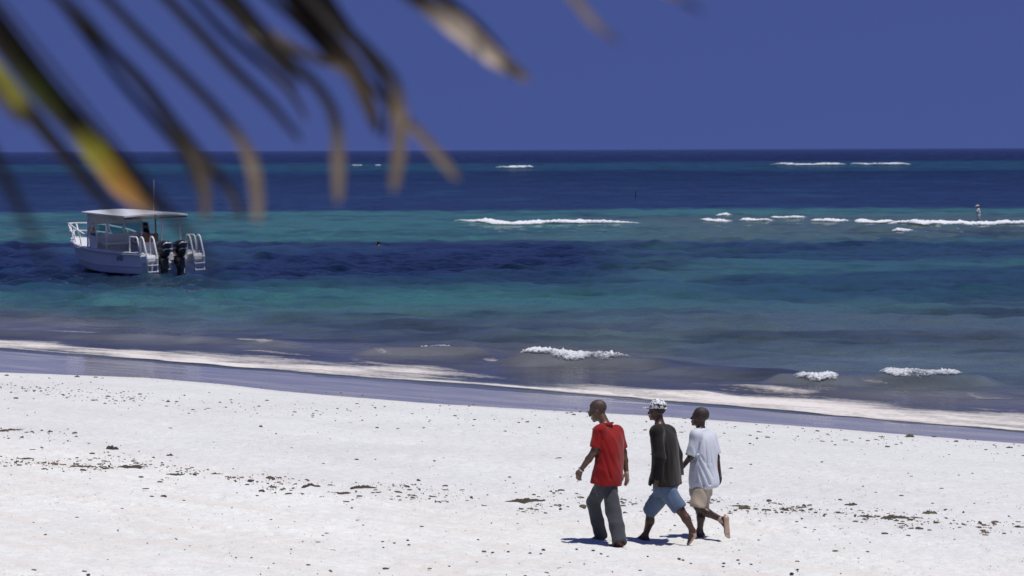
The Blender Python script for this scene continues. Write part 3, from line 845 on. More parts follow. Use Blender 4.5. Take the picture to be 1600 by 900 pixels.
    bm = bmesh.new(); ax = unit(wl_ - el); q = Vector(ax).orthogonal().normalized(); q2 = Vector(ax).cross(q)
    cen = Vector(wl_ - ax * .012)
    add_tube(bm, [cen + (q * math.cos(t) + q2 * math.sin(t)) * .034 for t in np.linspace(0, 2 * math.pi, 19)], .008, 6)
    bm_obj('bracelet', bm, mat('silver_bracelet', (.75, .76, .78), .25, .9), o, True)
    bm = bmesh.new()
    add_tube(bm, [P(-.01, -.083, -.008), P(.05, -.080, -.012), P(.098, -.066, -.016)], .0035, 6)
    for s_ in (-1, 1):
        add_tube(bm, [P(.108 + .004 * math.cos(t) * 0, s_ * .033 + .024 * math.cos(t), -.020 + .018 * math.sin(t)) for t in np.linspace(0, 6.283, 15)], .0045, 6)
    add_tube(bm, [P(-.01, .083, -.008), P(.05, .080, -.012), P(.098, .066, -.016)], .0035, 6)
    bm_obj('glasses', bm, mat('black_plastic', (.01, .01, .01), .3), o, True)
man_red()

# ---------------------------------------------------------------- the man in the patterned cap
def man_cap():
    J = J3((560, 800), 415.0)
    o = person(860 + 560 / 3.216, 600 + 800 / 3.216, 'barefoot man in patterned cap, loose black shirt and blue denim shorts, walking in the middle')
    yaw = R(58)
    F = Field((-.48, -.42, -.06), (.50, .52, 1.82), .0062)
    hc = J(538, 124, .10); fw, up = (-.95, .30, -.03), (0, 0, 1)
    nb = J(552, 202, .06)
    F.rc(nb, hc + np.array([.012, -.01, -.06]), .055, .052, .03)
    P, M = head(F, hc, fw, up, .98)
    z = lambda r, y=.03: J(0, r, y)[2]
    cx = lambda c: J(c, 0)[0]
    F.loft([z(520), z(460), z(400), z(330), z(260), z(222)], [(cx(577), .02), (cx(578), .02), (cx(576), .02), (cx(572), .03), (cx(562), .05), (cx(556), .06)],
           [.14, .135, .14, .16, .17, .10], [.10, .095, .095, .11, .10, .06], yaw, .02)
    sl, sr = J(532, 240, -.11), J(602, 238, .20)
    el, wl_ = J(543, 372, -.20), J(528, 472, -.17)
    er, wr = J(640, 350, .22), J(650, 450, .18)
    for a in (sl, sr): F.rc(nb - [0, 0, .02], a, .05, .06, .04)
    F.chain([sl, el, wl_], [.058, .042, .027], .02); F.chain([sr, er, wr], [.058, .042, .027], .02)
    hand(F, wl_, J(546, 535, -.16) - wl_, (-.6, -.7, .1), (-.6, .6, 0), .75)
    hand(F, wr, J(655, 500, .2) - wr, (.7, .5, .1), (-.6, .6, 0), .5)
    hl, hr = J(568, 512, -.05), J(588, 512, .09)
    kl, al = J(646, 628, -.12), J(711, 738, -.16)
    kr, ar = J(507, 640, .22), J(482, 760, .26)
    F.chain([hl, kl, kl * .55 + al * .45 + [.012, -.02, 0], al], [.085, .056, .050, .034], .03)
    F.chain([hr, kr, kr * .6 + ar * .4 + [.018, -.02, 0], ar], [.085, .056, .052, .034], .03)
    foot(F, al, J(733, 762, -.17), J(685, 822, -.13), 1); foot(F, ar, J(499, 795, .22), J(400, 789, .33), -1)
    v, f = F.mesh()
    mi = skin_index(v, f, [(J(712, 795, -.15), .12, (.86, -.2, -.45), .25), (J(540, 515, -.16), .10, (.6, .5, 0), .0)])
    mesh_np('body', v, f, [skinB, pale], o, mat_idx=mi)
    hair_cap(P, M, hairm, o, sz=.98)
    # shirt
    S = Field((-.42, -.42, .60), (.46, .48, 1.60), .007)
    S.loft([z(503), z(470), z(430), z(380), z(320), z(262), z(222)], [(cx(577), .02), (cx(577), .02), (cx(580), .02), (cx(580), .02), (cx(576), .03), (cx(566), .05), (cx(557), .065)],
           [.255, .235, .215, .20, .195, .185, .105], [.17, .165, .15, .145, .14, .125, .072], yaw, .0, tilt=.0)
    for a, b, w, c in ((sl, el, wl_, .082), (sr, er, wr, .082)):
        S.rc(nb - [0, 0, .04], a - [0, 0, .005], .058, c, .05)
        S.chain([a - [0, 0, .005], b, w], [c, .070, .058], .035)
        d = unit(w - b); S.rc(w + d * .045, w + d * .12, .062, .062, 0, True); S.rc(w - d * .02, w + d * .2, .04, .04, 0, True)
    S.loft([z(525), z(490)], [(cx(577), .02)] * 2, [.225, .225], [.145, .145], yaw, .01, True)
    for a, b, r in ((J(572, 250, -.15), J(572, 480, -.21), .018), (J(598, 290, -.13), J(608, 490, -.19), .016), (J(625, 300, -.10), J(640, 490, -.14), .015)):
        S.rc(a, b, r * .5, r, .03, True)
    v, f = S.mesh(); v = folds(v, f, .011, 8, 2.0, 25, .1)
    mesh_np('long_sleeved_shirt', v, f, blk, o)
    # denim shorts
    T = Field((-.36, -.36, .26), (.40, .46, .98), .007)
    T.loft([z(560), z(520), z(480), z(450)], [(cx(575), .02), (cx(578), .02), (cx(578), .02), (cx(578), .02)], [.15, .165, .165, .155], [.12, .13, .125, .11], yaw, .0)
    eL, eR = J(640, 616, -.12), J(508, 634, .22)
    for h_, e in ((hl, eL), (hr, eR)):
        T.rc(h_, e, .112, .092, .03); d = unit(e - h_); T.rc(e + d * .16, e + d * .2, .145, .145, 0, True); T.rc(e - d * .04, e + d * .2, .076, .076, .0, True)
    v, f = T.mesh(); v = folds(v, f, .011, 10, 5, 35, .5)
    mesh_np('denim_shorts', v, f, denim, o)
    # cap with a peak, a strap and an opening at the back
    Cp = Field(P(0, 0, .02) - .21, P(0, 0, .02) + .21, .006)
    Cp.ell(P(-.014, 0, .036), (.112, .091, .094), M, 0); Cp.ell(P(-.014, 0, .055), (.100, .084, .062), M, .02)
    Cp.ell(P(0, 0, -.085), (.22, .22, .105), M, .006, True)
    Cp.ell(P(-.120, 0, .028), (.035, .040, .030), M, .004, True)
    Cp.ell(P(-.014, 0, .028), (.101, .080, .086), M, 0, True)
    v, f = Cp.mesh()
    pm = mat('black_and_white_print', (.8, .8, .8), .8); n, l = pm.node_tree.nodes, pm.node_tree.links
    tc = n.new('ShaderNodeTexCoord'); vo = n.new('ShaderNodeTexVoronoi'); vo.inputs['Scale'].default_value = 60; vo.distance = 'CHEBYCHEV'
    l.new(tc.outputs['Object'], vo.inputs['Vector'])
    t2 = tex_noise(n, l, tc.outputs['Object'], 90, 2)
    cc = ramp(n, l, mathn(n, l, 'ADD', mathn(n, l, 'MULTIPLY', vo.outputs['Color'], .6), mathn(n, l, 'MULTIPLY', t2, .5)), [(.46, (.015, .015, .02)), (.52, (.72, .73, .76))])
    l.new(cc, n['Principled BSDF'].inputs['Base Color'])
    cp = mesh_np('cap', v, f, pm, o)
    Br = Field(P(.1, 0, .02) - .13, P(.1, 0, .02) + .13, .005)
    Br.ell(P(.108, 0, .020), (.075, .070, .008), M, 0); Br.ell(P(-.014, 0, .02), (.106, .086, .12), M, .004, True)
    v, f = Br.mesh(); mesh_np('peak', v, f, pm, cp)
    bm = bmesh.new(); add_tube(bm, [P(-.014 - .107 * math.cos(t), .086 * math.sin(t), .012) for t in np.linspace(-.55, .55, 9)], .009, 6)
    bm_obj('strap', bm, mat('white_strap', (.75, .76, .78), .6), cp, True)
man_cap()

# ---------------------------------------------------------------- the youngest, in the pale shirt
def man_white():
    J = J3((750, 772), 408.0)
    o = person(860 + 750 / 3.216, 600 + 772 / 3.216, 'youth in oversized pale grey white shirt and beige shorts, one bare foot lifted behind')
    yaw = R(52)
    F = Field((-.42, -.46, -.06), (.46, .46, 1.70), .0062)
    hc = J(755, 158, .07); fw, up = (-.97, .18, .10), (.12, 0, 1)
    nb = J(756, 226, .05)
    F.rc(nb, hc + np.array([.012, -.01, -.06]), .050, .049, .03)
    P, M = head(F, hc, fw, up, .98)
    z = lambda r, y=.03: J(0, r, y)[2]
    cx = lambda c: J(c, 0)[0]
    F.loft([z(520), z(460), z(400), z(330), z(270), z(240)], [(cx(762), .02), (cx(768), .02), (cx(771), .02), (cx(770), .03), (cx(764), .04), (cx(760), .05)],
           [.13, .125, .13, .15, .155, .09], [.09, .085, .085, .10, .09, .05], yaw, .02)
    sl, sr = J(728, 258, -.10), J(806, 260, .18)
    el, wl_ = J(700, 368, -.13), J(652, 432, .0)
    er, wr = J(842, 366, .19), J(854, 450, .15)
    for a in (sl, sr): F.rc(nb - [0, 0, .02], a, .045, .052, .04)
    F.chain([sl, el, wl_], [.050, .037, .025], .02); F.chain([sr, er, wr], [.050, .037, .025], .02)
    hand(F, wl_, J(622, 470, .03) - wl_, (-.5, -.85, .1), (-.8, .5, 0), .5, .95)
    hand(F, wr, J(858, 510, .16) - wr, (.75, .5, .1), (-.6, -.6, 0), .6, .95)
    hl, hr = J(757, 505, -.07), J(772, 505, .09)
    kl, al = J(738, 616, -.12), J(858, 684, -.15)
    kr, ar = J(752, 628, .05), J(752, 738, .03)
    F.chain([hl, kl, kl * .6 + al * .4 + [.0, -.01, -.012], al], [.08, .052, .048, .034], .03)
    F.chain([hr, kr, kr * .6 + ar * .4 + [.012, -.015, 0], ar], [.08, .052, .048, .034], .03)
    foot(F, al, J(882, 664, -.245), J(884, 778, -.265), 1); foot(F, ar, J(773, 774, .0), J(726, 764, .16), -1)
    v, f = F.mesh()
    mi = skin_index(v, f, [(J(884, 720, -.25), .16, (.55, -.83, 0), .15)])
    mesh_np('body', v, f, [skinC, pale], o, mat_idx=mi)
    hair_cap(P, M, hairc, o, sz=.975)
    S = Field((-.36, -.40, .54), (.36, .46, 1.46), .007)
    S.loft([z(520), z(500), z(470), z(420), z(360), z(300), z(262), z(236)], [(cx(772), .02), (cx(774), .02), (cx(773), .02), (cx(771), .02), (cx(772), .02), (cx(770), .03), (cx(765), .04), (cx(759), .05)],
           [.178, .196, .198, .188, .186, .18, .165, .10], [.165, .176, .170, .150, .142, .135, .115, .065], yaw, .0, tilt=-.10)
    for a, b, q in ((sl, el, 1.04), (sr, er, .92)):
        S.rc(nb - [0, 0, .045], a - [0, 0, .005], .055, .072, .05)
        d = a + (b - a) * q; S.rc(a - [0, 0, .005], d, .074, .068, .035)
        S.rc(d + (b - a) * .14, d + (b - a) * .44, .09, .09, .0, True); S.rc(d, d + (b - a) * .44, .056, .056, .0, True)
    S.loft([z(540), z(512)], [(cx(770), .02)] * 2, [.13, .13], [.10, .10], yaw, .01, True)
    for a, b, r in ((J(735, 370, -.155), J(795, 505, -.155), .018), (J(732, 410, -.16), J(765, 510, -.165), .016), (J(722, 350, -.15), J(726, 490, -.16), .015), (J(752, 365, -.155), J(815, 470, -.13), .014), (J(745, 270, -.13), J(738, 350, -.15), .014), (J(775, 290, -.13), J(780, 400, -.14), .010), (J(800, 280, -.11), J(806, 400, -.11), .010)):
        S.rc(a, b, r * .6, r, .02, True)
    v, f = S.mesh(); v = folds(v, f, .011, 9, 2.6, 45, .25)
    mesh_np('loose_shirt', v, f, wht, o)
    T = Field((-.32, -.36, .26), (.34, .42, .86), .007)
    T.loft([z(560), z(530), z(500), z(470)], [(cx(757), .02), (cx(757), .02), (cx(762), .02), (cx(765), .02)], [.155, .155, .14, .13], [.13, .13, .11, .09], yaw, .0)
    eL, eR = J(738, 608, -.11), J(758, 612, .07)
    for h_, e in ((hl, eL), (hr, eR)):
        T.rc(h_ - [0, 0, .05], e, .096, .100, .03); d = unit(e - h_); T.rc(e + d * .150, e + d * .2, .15, .15, 0, True); T.rc(e - d * .04, e + d * .2, .078, .078, 0, True)
    v, f = T.mesh(); v = folds(v, f, .008, 10, 4, 55, .6)
    mesh_np('beige_shorts', v, f, beige, o)
man_white()

# ---------------------------------------------------------------- far off in the water
def wader():
    b = on_sea(1528.5, 345.5); k = CAM_H and F_PX / b[1]
    o = empty('person', (b[0], b[1], -.45)); tag(o, 'person in pale top, shorts and sun hat wading behind the surf', 'person', 'people in the water')
    G = lambda x_, y_, z_: np.array([x_, y_, z_ + .45])
    F = Field((-.40, -.35, -.02), (.40, .35, 1.72), .016)
    F.chain([G(-.05, -.06, -.45), G(-.04, -.06, .0), G(0, -.05, .38)], [.05, .055, .085], .03); F.chain([G(.05, .08, -.45), G(.06, .08, .0), G(.04, .07, .38)], [.05, .055, .085], .03)
    F.chain([G(.02, 0, .38), G(.02, 0, .65), G(-.02, 0, .90)], [.13, .12, .11], .04); F.rc(G(-.03, 0, .92), G(-.06, 0, 1.02), .05, .05, .03)
    P, M = head(F, G(-.07, 0, 1.10), (-.9, .3, -.2), (0, 0, 1), 1.0)
    F.chain([G(-.04, -.14, .86), G(-.14, -.18, .66), G(-.20, -.14, .84)], [.055, .042, .03], .02); F.chain([G(-.02, .15, .86), G(.10, .2, .62), G(.13, .16, .42)], [.055, .042, .03], .02)
    v, f = F.mesh(); mesh_np('body', v, f, noisy(mat('tanned_skin', (.42, .22, .14), .5), 9, .2), o)
    S = Field((-.40, -.35, .30), (.40, .35, 1.55), .016)
    S.chain([G(.02, 0, .42), G(.02, 0, .65), G(-.02, 0, .88)], [.155, .14, .13], .04); S.chain([G(-.03, -.13, .88), G(-.11, -.17, .72)], [.075, .07], .03); S.chain([G(-.01, .14, .88), G(.07, .19, .70)], [.075, .07], .03)
    v, f = S.mesh(); v = folds(v, f, .01, 8, 4, 3); mesh_np('shirt', v, f, cloth('lilac_white_cotton', (.60, .58, .66)), o)
    T = Field((-.40, -.35, .30), (.40, .35, 1.0), .016)
    T.rc(G(.0, -.05, .18), G(.01, -.04, .42), .10, .13, .03); T.rc(G(.06, .07, .18), G(.03, .06, .42), .10, .13, .03)
    v, f = T.mesh(); mesh_np('shorts', v, f, cloth('white_cotton', (.66, .66, .70)), o)
    Hh = Field(P(0, 0, .05) - .26, P(0, 0, .05) + .26, .014)
    Hh.ell(P(-.01, 0, .05), (.115, .095, .085), M, .01); Hh.ell(P(0, 0, .035), (.19, .17, .016), M, .01)
    v, f = Hh.mesh(); mesh_np('sun_hat', v, f, noisy(mat('straw', (.55, .45, .32), .8), 40, .2), o)
wader()
def swimmer():
    b = on_sea(591.5, 384)
    o = empty('person', (b[0], b[1], -.25)); tag(o, 'dark head and shoulders of a person swimming right of the boat', 'person', 'people in the water')
    F = Field((-.36, -.36, -.25), (.36, .36, .62), .013)
    P, M = head(F, (0, 0, .42), (.5, .85, 0), (0, 0, 1), 1.05)
    F.rc((0, 0, .20), (0, 0, .34), .06, .055, .03); F.chain([(-.19, -.03, .17), (0, 0, .19), (.19, .03, .17)], [.075, .09, .075], .05); F.rc((0, 0, .15), (0, 0, -.12), .17, .14, .05)
    v, f = F.mesh(); mesh_np('body', v, f, skinC, o)
    hair_cap(P, M, hairm, o, h=.012, sz=1.05)
swimmer()
# ================================================================== the moored boat
white = noisy(mat('white_gelcoat', (.78, .79, .79), .25, spec=.5), 2.5, .06)
offw = noisy(mat('off_white_paint', (.70, .70, .68), .4), 3.0, .08)
bottom = noisy(mat('black_hull_bottom', (.012, .014, .02), .7), 5, .3)  # black for the lowest hull faces
steel = mat('white_painted_tube', (.80, .80, .80), .3)
dark = noisy(mat('black_engine_paint', (.012, .012, .014), .28, spec=.6), 6, .3)
grey = mat('grey_rubber', (.30, .31, .33), .6)
rubber = mat('black_rubber', (.015, .015, .015), .7)
chrome = mat('bright_metal', (.75, .76, .78), .2, 1.0)
brown = noisy(mat('varnished_wood_and_shade', (.16, .075, .04), .5), 12, .3)  # post and backrest; also colours the shadow strip under the canopy
decal = mat('white_decal', (.7, .7, .72), .4)
glass = bpy.data.materials.new('window_glass'); glass.use_nodes = True
n, l = glass.node_tree.nodes, glass.node_tree.links
n.remove(n['Principled BSDF'])
g1 = n.new('ShaderNodeBsdfTransparent'); g1.inputs[0].default_value = (.62, .72, .76, 1); g2 = n.new('ShaderNodeBsdfGlossy'); g2.inputs['Roughness'].default_value = .02
fz = n.new('ShaderNodeFresnel'); fz.inputs['IOR'].default_value = 1.5; gm = n.new('ShaderNodeMixShader')
l.new(fz.outputs[0], gm.inputs[0]); l.new(g1.outputs[0], gm.inputs[1]); l.new(g2.outputs[0], gm.inputs[2]); l.new(gm.outputs[0], n['Material Output'].inputs['Surface'])

def make_boat():
    st = on_sea(266, 431)
    th = R(38.6)
    bo = empty('motor_boat', (st[0], st[1], 0.08), math.pi / 2 + th)
    bo.rotation_euler = (R(-0.8), R(0.6), math.pi / 2 + th)
    tag(bo, 'white open motor boat with flat canopy and two black outboards moored at left', 'boat')
    stn = np.array([(0, 1.50, .95, 1.38, .06, -.35), (2, 1.56, .98, 1.43, .06, -.38), (4, 1.56, 1.06, 1.38, .10, -.40), (5.5, 1.42, 1.18, 1.12, .20, -.38),
                    (6.8, 1.06, 1.31, .72, .38, -.22), (7.7, .60, 1.41, .34, .62, .08), (8.3, .22, 1.48, .12, .95, .52), (8.6, .03, 1.52, .02, 1.32, 1.12)])
    S = np.array(smooth_path(stn, 4)); N = len(S)
    def sec(q):
        x_, b, zs, c, zc, zk = q
        pts = [(0, zk), (c * .5, zk + (zc - zk) * .45), (c, zc), (c + (b - c) * .30, zc + (zs - zc) * .30), (c + (b - c) * .36 + .025 * min(1, b), zc + (zs - zc) * .34), (c + (b - c) * .55, zc + (zs - zc) * .60), (b, zs)]
        return [(x_, y_, z_) for y_, z_ in pts]
    V, Fc = [], []
    m = 7
    for sgn in (1, -1):
        base = len(V)
        for q in S: V += [(a, sgn * b_, c_) for a, b_, c_ in sec(q)]
        for i in range(N - 1):
            for j in range(m - 1):
                a = base + i * m + j
                Fc.append([a, a + 1, a + m + 1, a + m])
    mi = []
    for f in Fc: mi.append(1 if np.mean([V[k][2] for k in f]) < .07 else 0)
    h = mesh_np('hull', V, Fc, [white, bottom], bo, mat_idx=mi)
    bpy_m = h.modifiers.new('edge', 'EDGE_SPLIT'); bpy_m.split_angle = R(25)
    # transom with a low motor well
    bm = bmesh.new()
    pr = [(1.50, .95), (.95, .95), (.85, .62), (-.85, .62), (-.95, .95), (-1.50, .95), (-1.38, .06), (0, -.35), (1.38, .06)]
    f0 = bm.faces.new([bm.verts.new((0.0, y_, z_)) for y_, z_ in pr])
    r = bmesh.ops.extrude_face_region(bm, geom=[f0]); bmesh.ops.translate(bm, vec=(.10, 0, 0), verts=[v for v in r['geom'] if isinstance(v, bmesh.types.BMVert)])
    bmesh.ops.triangulate(bm, faces=bm.faces[:])
    bm_obj('transom', bm, white, bo)
    # liner: sole and inner sides of the cockpit, then the foredeck
    V, Fc = [], []
    xs = np.linspace(.10, 4.9, 14)
    bb, zz = np.interp(xs, S[:, 0], S[:, 1]), np.interp(xs, S[:, 0], S[:, 2])
    for x_, b_, z_ in zip(xs, bb, zz): V += [(x_, b_ - .16, z_), (x_, b_ - .24, .42), (x_, -(b_ - .24), .42), (x_, -(b_ - .16), z_)]
    for i in range(len(xs) - 1):
        for j in range(3): a = i * 4 + j; Fc.append([a, a + 1, a + 5, a + 4])
    Fc.append([(len(xs) - 1) * 4 + k for k in range(4)])
    mesh_np('cockpit_liner', V, Fc, offw, bo, smooth=False)
    V, Fc = [], []
    xs = np.concatenate([np.linspace(4.9, 8.5, 14)])
    bb, zz = np.interp(xs, S[:, 0], S[:, 1]), np.interp(xs, S[:, 0], S[:, 2])
    for x_, b_, z_ in zip(xs, bb, zz):
        for t in (-1, -.5, 0, .5, 1): V.append((x_, t * b_ * .98, z_ + .07 * (1 - t * t) * min(1, b_) - .01))
    for i in range(len(xs) - 1):
        for j in range(4): a = i * 5 + j; Fc.append([a, a + 1, a + 6, a + 5])
    mesh_np('foredeck', V, Fc, white, bo)
    bm = bmesh.new(); add_box(bm, (6.2, 0, 1.32), (.6, .6, .08), bevel=.02); bm_obj('deck_hatch', bm, offw, bo)
    # gunwale caps and rubbing strakes, one each side
    for sgn in (1, -1):
        V, Fc = [], []
        for q in S:
            x_, b_, z_ = q[0], q[1], q[2]; w = min(.19, b_ * .9)
            V += [(x_, sgn * (b_ + .045), z_ - .07), (x_, sgn * (b_ + .05), z_ + .035), (x_, sgn * (b_ - w), z_ + .045), (x_, sgn * (b_ - w), z_ - .05)]
        for i in range(N - 1):
            for j in range(4): a = i * 4; Fc.append([a + j, a + (j + 1) % 4, a + 4 + (j + 1) % 4, a + 4 + j])
        Fc.append([0, 1, 2, 3]); e = (N - 1) * 4; Fc.append([e, e + 1, e + 2, e + 3])
        g = mesh_np('gunwale', V, Fc, white, bo, smooth=False)
        bm = bmesh.new(); add_tube(bm, [(q[0], sgn * (q[1] + .055), q[2] - .06) for q in S], .022, 6); bm_obj('rubbing_strake', bm, grey, g, True)
        for x_ in (.35, 4.6, 7.3):
            b_, z_ = np.interp(x_, S[:, 0], S[:, 1]), np.interp(x_, S[:, 0], S[:, 2])
            bm = bmesh.new(); add_box(bm, (x_, sgn * (b_ - .06), z_ + .09), (.24, .035, .03), bevel=.008)
            for d_ in (-.05, .05): add_box(bm, (x_ + d_, sgn * (b_ - .06), z_ + .06), (.03, .03, .05))
            bm_obj('cleat', bm, chrome, g)
    # cabin front and windscreen
    def quad_frame(name, P4, w, parent, pane=True):
        P4 = [Vector(p) for p in P4]
        bm = bmesh.new()
        for k in range(4): add_tube(bm, [P4[k], P4[(k + 1) % 4]], w, 6)
        f_ = bm_obj(name, bm, white, parent, False)
        if pane:
            nrm = (P4[1] - P4[0]).cross(P4[3] - P4[0]).normalized() * .006
            bm = bmesh.new(); v1 = [bm.verts.new(p + nrm) for p in P4]; v2 = [bm.verts.new(p - nrm) for p in P4]
            bm.faces.new(v1); bm.faces.new(v2[::-1])
            for k in range(4): bm.faces.new((v1[k], v2[k], v2[(k + 1) % 4], v1[(k + 1) % 4]))
            bm_obj('pane', bm, glass, f_)
        return f_
    bm = bmesh.new(); add_box(bm, (4.62, 0, 1.06), (.10, 2.55, 1.25), bevel=.02); bm_obj('bulkhead', bm, offw, bo)
    bm = bmesh.new(); add_box(bm, (4.40, -.1, 1.30), (.50, 2.3, .10), bevel=.02); bm_obj('dashboard', bm, offw, bo)
    bm = bmesh.new(); add_box(bm, (4.66, .0, 2.47), (.07, 2.75, .50), bevel=.02); bm_obj('windscreen_header', bm, offw, bo)
    for y0, y1 in ((1.34, .46), (.40, -.40), (-.46, -1.34)):
        quad_frame('windscreen', [(4.72, y0, 1.70), (4.72, y1, 1.70), (4.66, y1, 2.22), (4.66, y0, 2.22)], .035, bo)
    for sgn in (1, -1):
        quad_frame('side_window', [(4.60, sgn * 1.38, 1.72), (3.95, sgn * 1.40, 1.62), (4.12, sgn * 1.38, 2.20), (4.60, sgn * 1.36, 2.22)], .03, bo)
        bm = bmesh.new(); add_box(bm, (4.3, sgn * 1.38, 1.40), (.70, .05, .56), bevel=.012); bm_obj('cabin_side', bm, offw, bo)
    bm = bmesh.new(); add_tube(bm, [Vector((4.05, -.65, 1.42)) + Vector((-.08 * math.sin(t) * .5, .19 * math.cos(t), .19 * math.sin(t))) for t in np.linspace(0, 6.283, 19)], .016, 6)
    add_tube(bm, [(4.15, -.65, 1.42), (4.05, -.65, 1.42)], .03, 6); bm_obj('steering_wheel', bm, rubber, bo, True)
    bm = bmesh.new(); add_box(bm, (3.0, -.68, .90), (.55, .80, .95), bevel=.04); se = bm_obj('helm_seat', bm, offw, bo)
    bm = bmesh.new(); add_box(bm, (2.78, -.68, 1.52), (.10, .80, .42), bevel=.03); bm_obj('backrest', bm, brown, se)
    bm = bmesh.new(); add_box(bm, (3.0, .78, .66), (.9, .55, .46), bevel=.03); bm_obj('locker', bm, offw, bo)
    bm = bmesh.new(); add_box(bm, (1.7, -1.05, .66), (1.5, .40, .44), bevel=.03); bm_obj('bench', bm, offw, bo)
    bm = bmesh.new(); add_box(bm, (1.7, 1.05, .66), (1.5, .40, .44), bevel=.03); bm_obj('bench', bm, offw, bo)
    # canopy and its posts
    V, Fc = [], []
    nxr, nyr = 9, 7
    for k, dz in ((0, 0), (1, -.065)):
        for i in range(nxr):
            for j in range(nyr):
                t = i / (nxr - 1); x_ = 1.05 + 3.85 * t; y_ = -1.62 + 3.24 * j / (nyr - 1)
                V.append((x_, y_, 2.60 + .17 * t + .07 * (1 - (y_ / 1.62) ** 2) + dz))
    o_ = nxr * nyr
    for i in range(nxr - 1):
        for j in range(nyr - 1):
            a = i * nyr + j; Fc.append([a, a + 1, a + nyr + 1, a + nyr]); Fc.append([o_ + a, o_ + a + nyr, o_ + a + nyr + 1, o_ + a + 1])
    ring = [j for j in range(nyr)] + [i * nyr + nyr - 1 for i in range(1, nxr)] + [(nxr - 1) * nyr + j for j in range(nyr - 2, -1, -1)] + [i * nyr for i in range(nxr - 2, 0, -1)]
    for a, b_ in zip(ring, ring[1:] + ring[:1]): Fc.append([a, b_, o_ + b_, o_ + a])
    cn = mesh_np('canopy', V, Fc, white, bo, smooth=False)
    bm = bmesh.new(); add_tube(bm, [(1.10, -1.58, 2.48), (1.10, 1.58, 2.48)], .035, 8); bm_obj('canopy_shadow_strip', bm, brown, cn, True)  # brown tube stands in for the shadow below the canopy's rear edge
    bm = bmesh.new(); add_tube(bm, [(2.2, -.55, 2.72), (2.1, -.55, 4.15)], .010, 6, .004); bm_obj('antenna', bm, steel, cn, True)
    for x_, y_, x2 in ((1.35, -1.42, 1.35), (3.05, 1.44, 2.95), (3.05, -1.44, 2.95), (4.78, 1.40, 4.72), (4.78, -1.40, 4.72)):
        zb = np.interp(x_, S[:, 0], S[:, 2])
        bm = bmesh.new(); add_tube(bm, [(x_, y_, zb), (x2, y_ * .985, 2.53 + .17 * (x_ - 1.05) / 3.85)], .042, 8); bm_obj('canopy_post', bm, steel, bo, True)
    bm = bmesh.new(); add_tube(bm, [(1.9, -.45, .44), (1.9, -.45, 2.62)], .035, 8); bm_obj('canopy_post', bm, brown, bo, True)
    # pulpit rail
    top = smooth_path([(4.9, 1.36, 1.68), (5.8, 1.26, 1.88), (7.0, .92, 2.06), (8.0, .52, 2.16), (8.72, .22, 2.16), (8.86, 0, 2.15), (8.72, -.22, 2.16), (8.0, -.52, 2.16), (7.0, -.92, 2.06), (5.8, -1.26, 1.88), (4.9, -1.36, 1.68)], 5)
    bm = bmesh.new(); add_tube(bm, top, .036, 8); rl = bm_obj('bow_rail', bm, steel, bo, True)
    mid = smooth_path([(6.6, 1.05, 1.66), (7.6, .62, 1.78), (8.5, .25, 1.82), (8.66, 0, 1.82), (8.5, -.25, 1.82), (7.6, -.62, 1.78), (6.6, -1.05, 1.66)], 5)
    bm = bmesh.new(); add_tube(bm, mid, .026, 8); bm_obj('middle_rail', bm, steel, rl, True)
    for sgn in (1, -1):
        for (a, b_) in (((5.6, 1.28, 1.24), (5.8, 1.26, 1.88)), ((6.6, 1.02, 1.33), (6.95, .93, 2.05)), ((7.5, .62, 1.42), (7.9, .56, 2.15)), ((8.3, .16, 1.5), (8.7, .22, 2.15))):
            bm = bmesh.new(); add_tube(bm, [(a[0], sgn * a[1], a[2]), (b_[0], sgn * b_[1], b_[2])], .030, 8); bm_obj('stanchion', bm, steel, rl, True)
    # stern: quarter hoops, ladders and platforms on both sides of the engines
    for sgn in (1, -1):
        for x0, x1 in ((.95, .25),):
            bm = bmesh.new(); add_tube(bm, [(x0, sgn * 1.46, .98), (x0, sgn * 1.46, 1.63), (x0 - .06, sgn * 1.46, 1.68), (x1 + .1, sgn * 1.46, 1.68), (x1, sgn * 1.46, 1.62), (x1 - .15, sgn * 1.46, .98)], .034, 8)
            bm_obj('quarter_rail', bm, steel, bo, True)
        bm = bmesh.new(); add_box(bm, (-.20, sgn * 1.18, .70), (.46, .56, .34), bevel=.04); pf = bm_obj('stern_step', bm, white, bo)
        bm = bmesh.new(); add_box(bm, (-.20, sgn * 1.18, .885), (.36, .44, .02), bevel=.004); bm_obj('tread', bm, offw, pf)
        ld = empty('boarding_ladder'); ld.parent = bo
        for y_ in (.93, 1.45):
            bm = bmesh.new(); add_tube(bm, [(.05, sgn * y_, .92), (.05, sgn * y_, 1.62), (-.02, sgn * y_, 1.68), (-.12, sgn * y_, 1.68), (-.22, sgn * y_, 1.60), (-.50, sgn * y_, .85), (-.55, sgn * y_, .12)], .036, 8)
            bm_obj('ladder_side', bm, steel, ld, True)
        for z_ in (.16, .45, .74):
            bm = bmesh.new(); add_box(bm, (-.53, sgn * 1.19, z_), (.14, .52, .05), bevel=.01); bm_obj('rung', bm, white, ld)
        bm = bmesh.new(); add_box(bm, (.06, sgn * 1.47, .98), (.16, .10, .10), bevel=.02); bm_obj('quarter_cap', bm, chrome, bo)
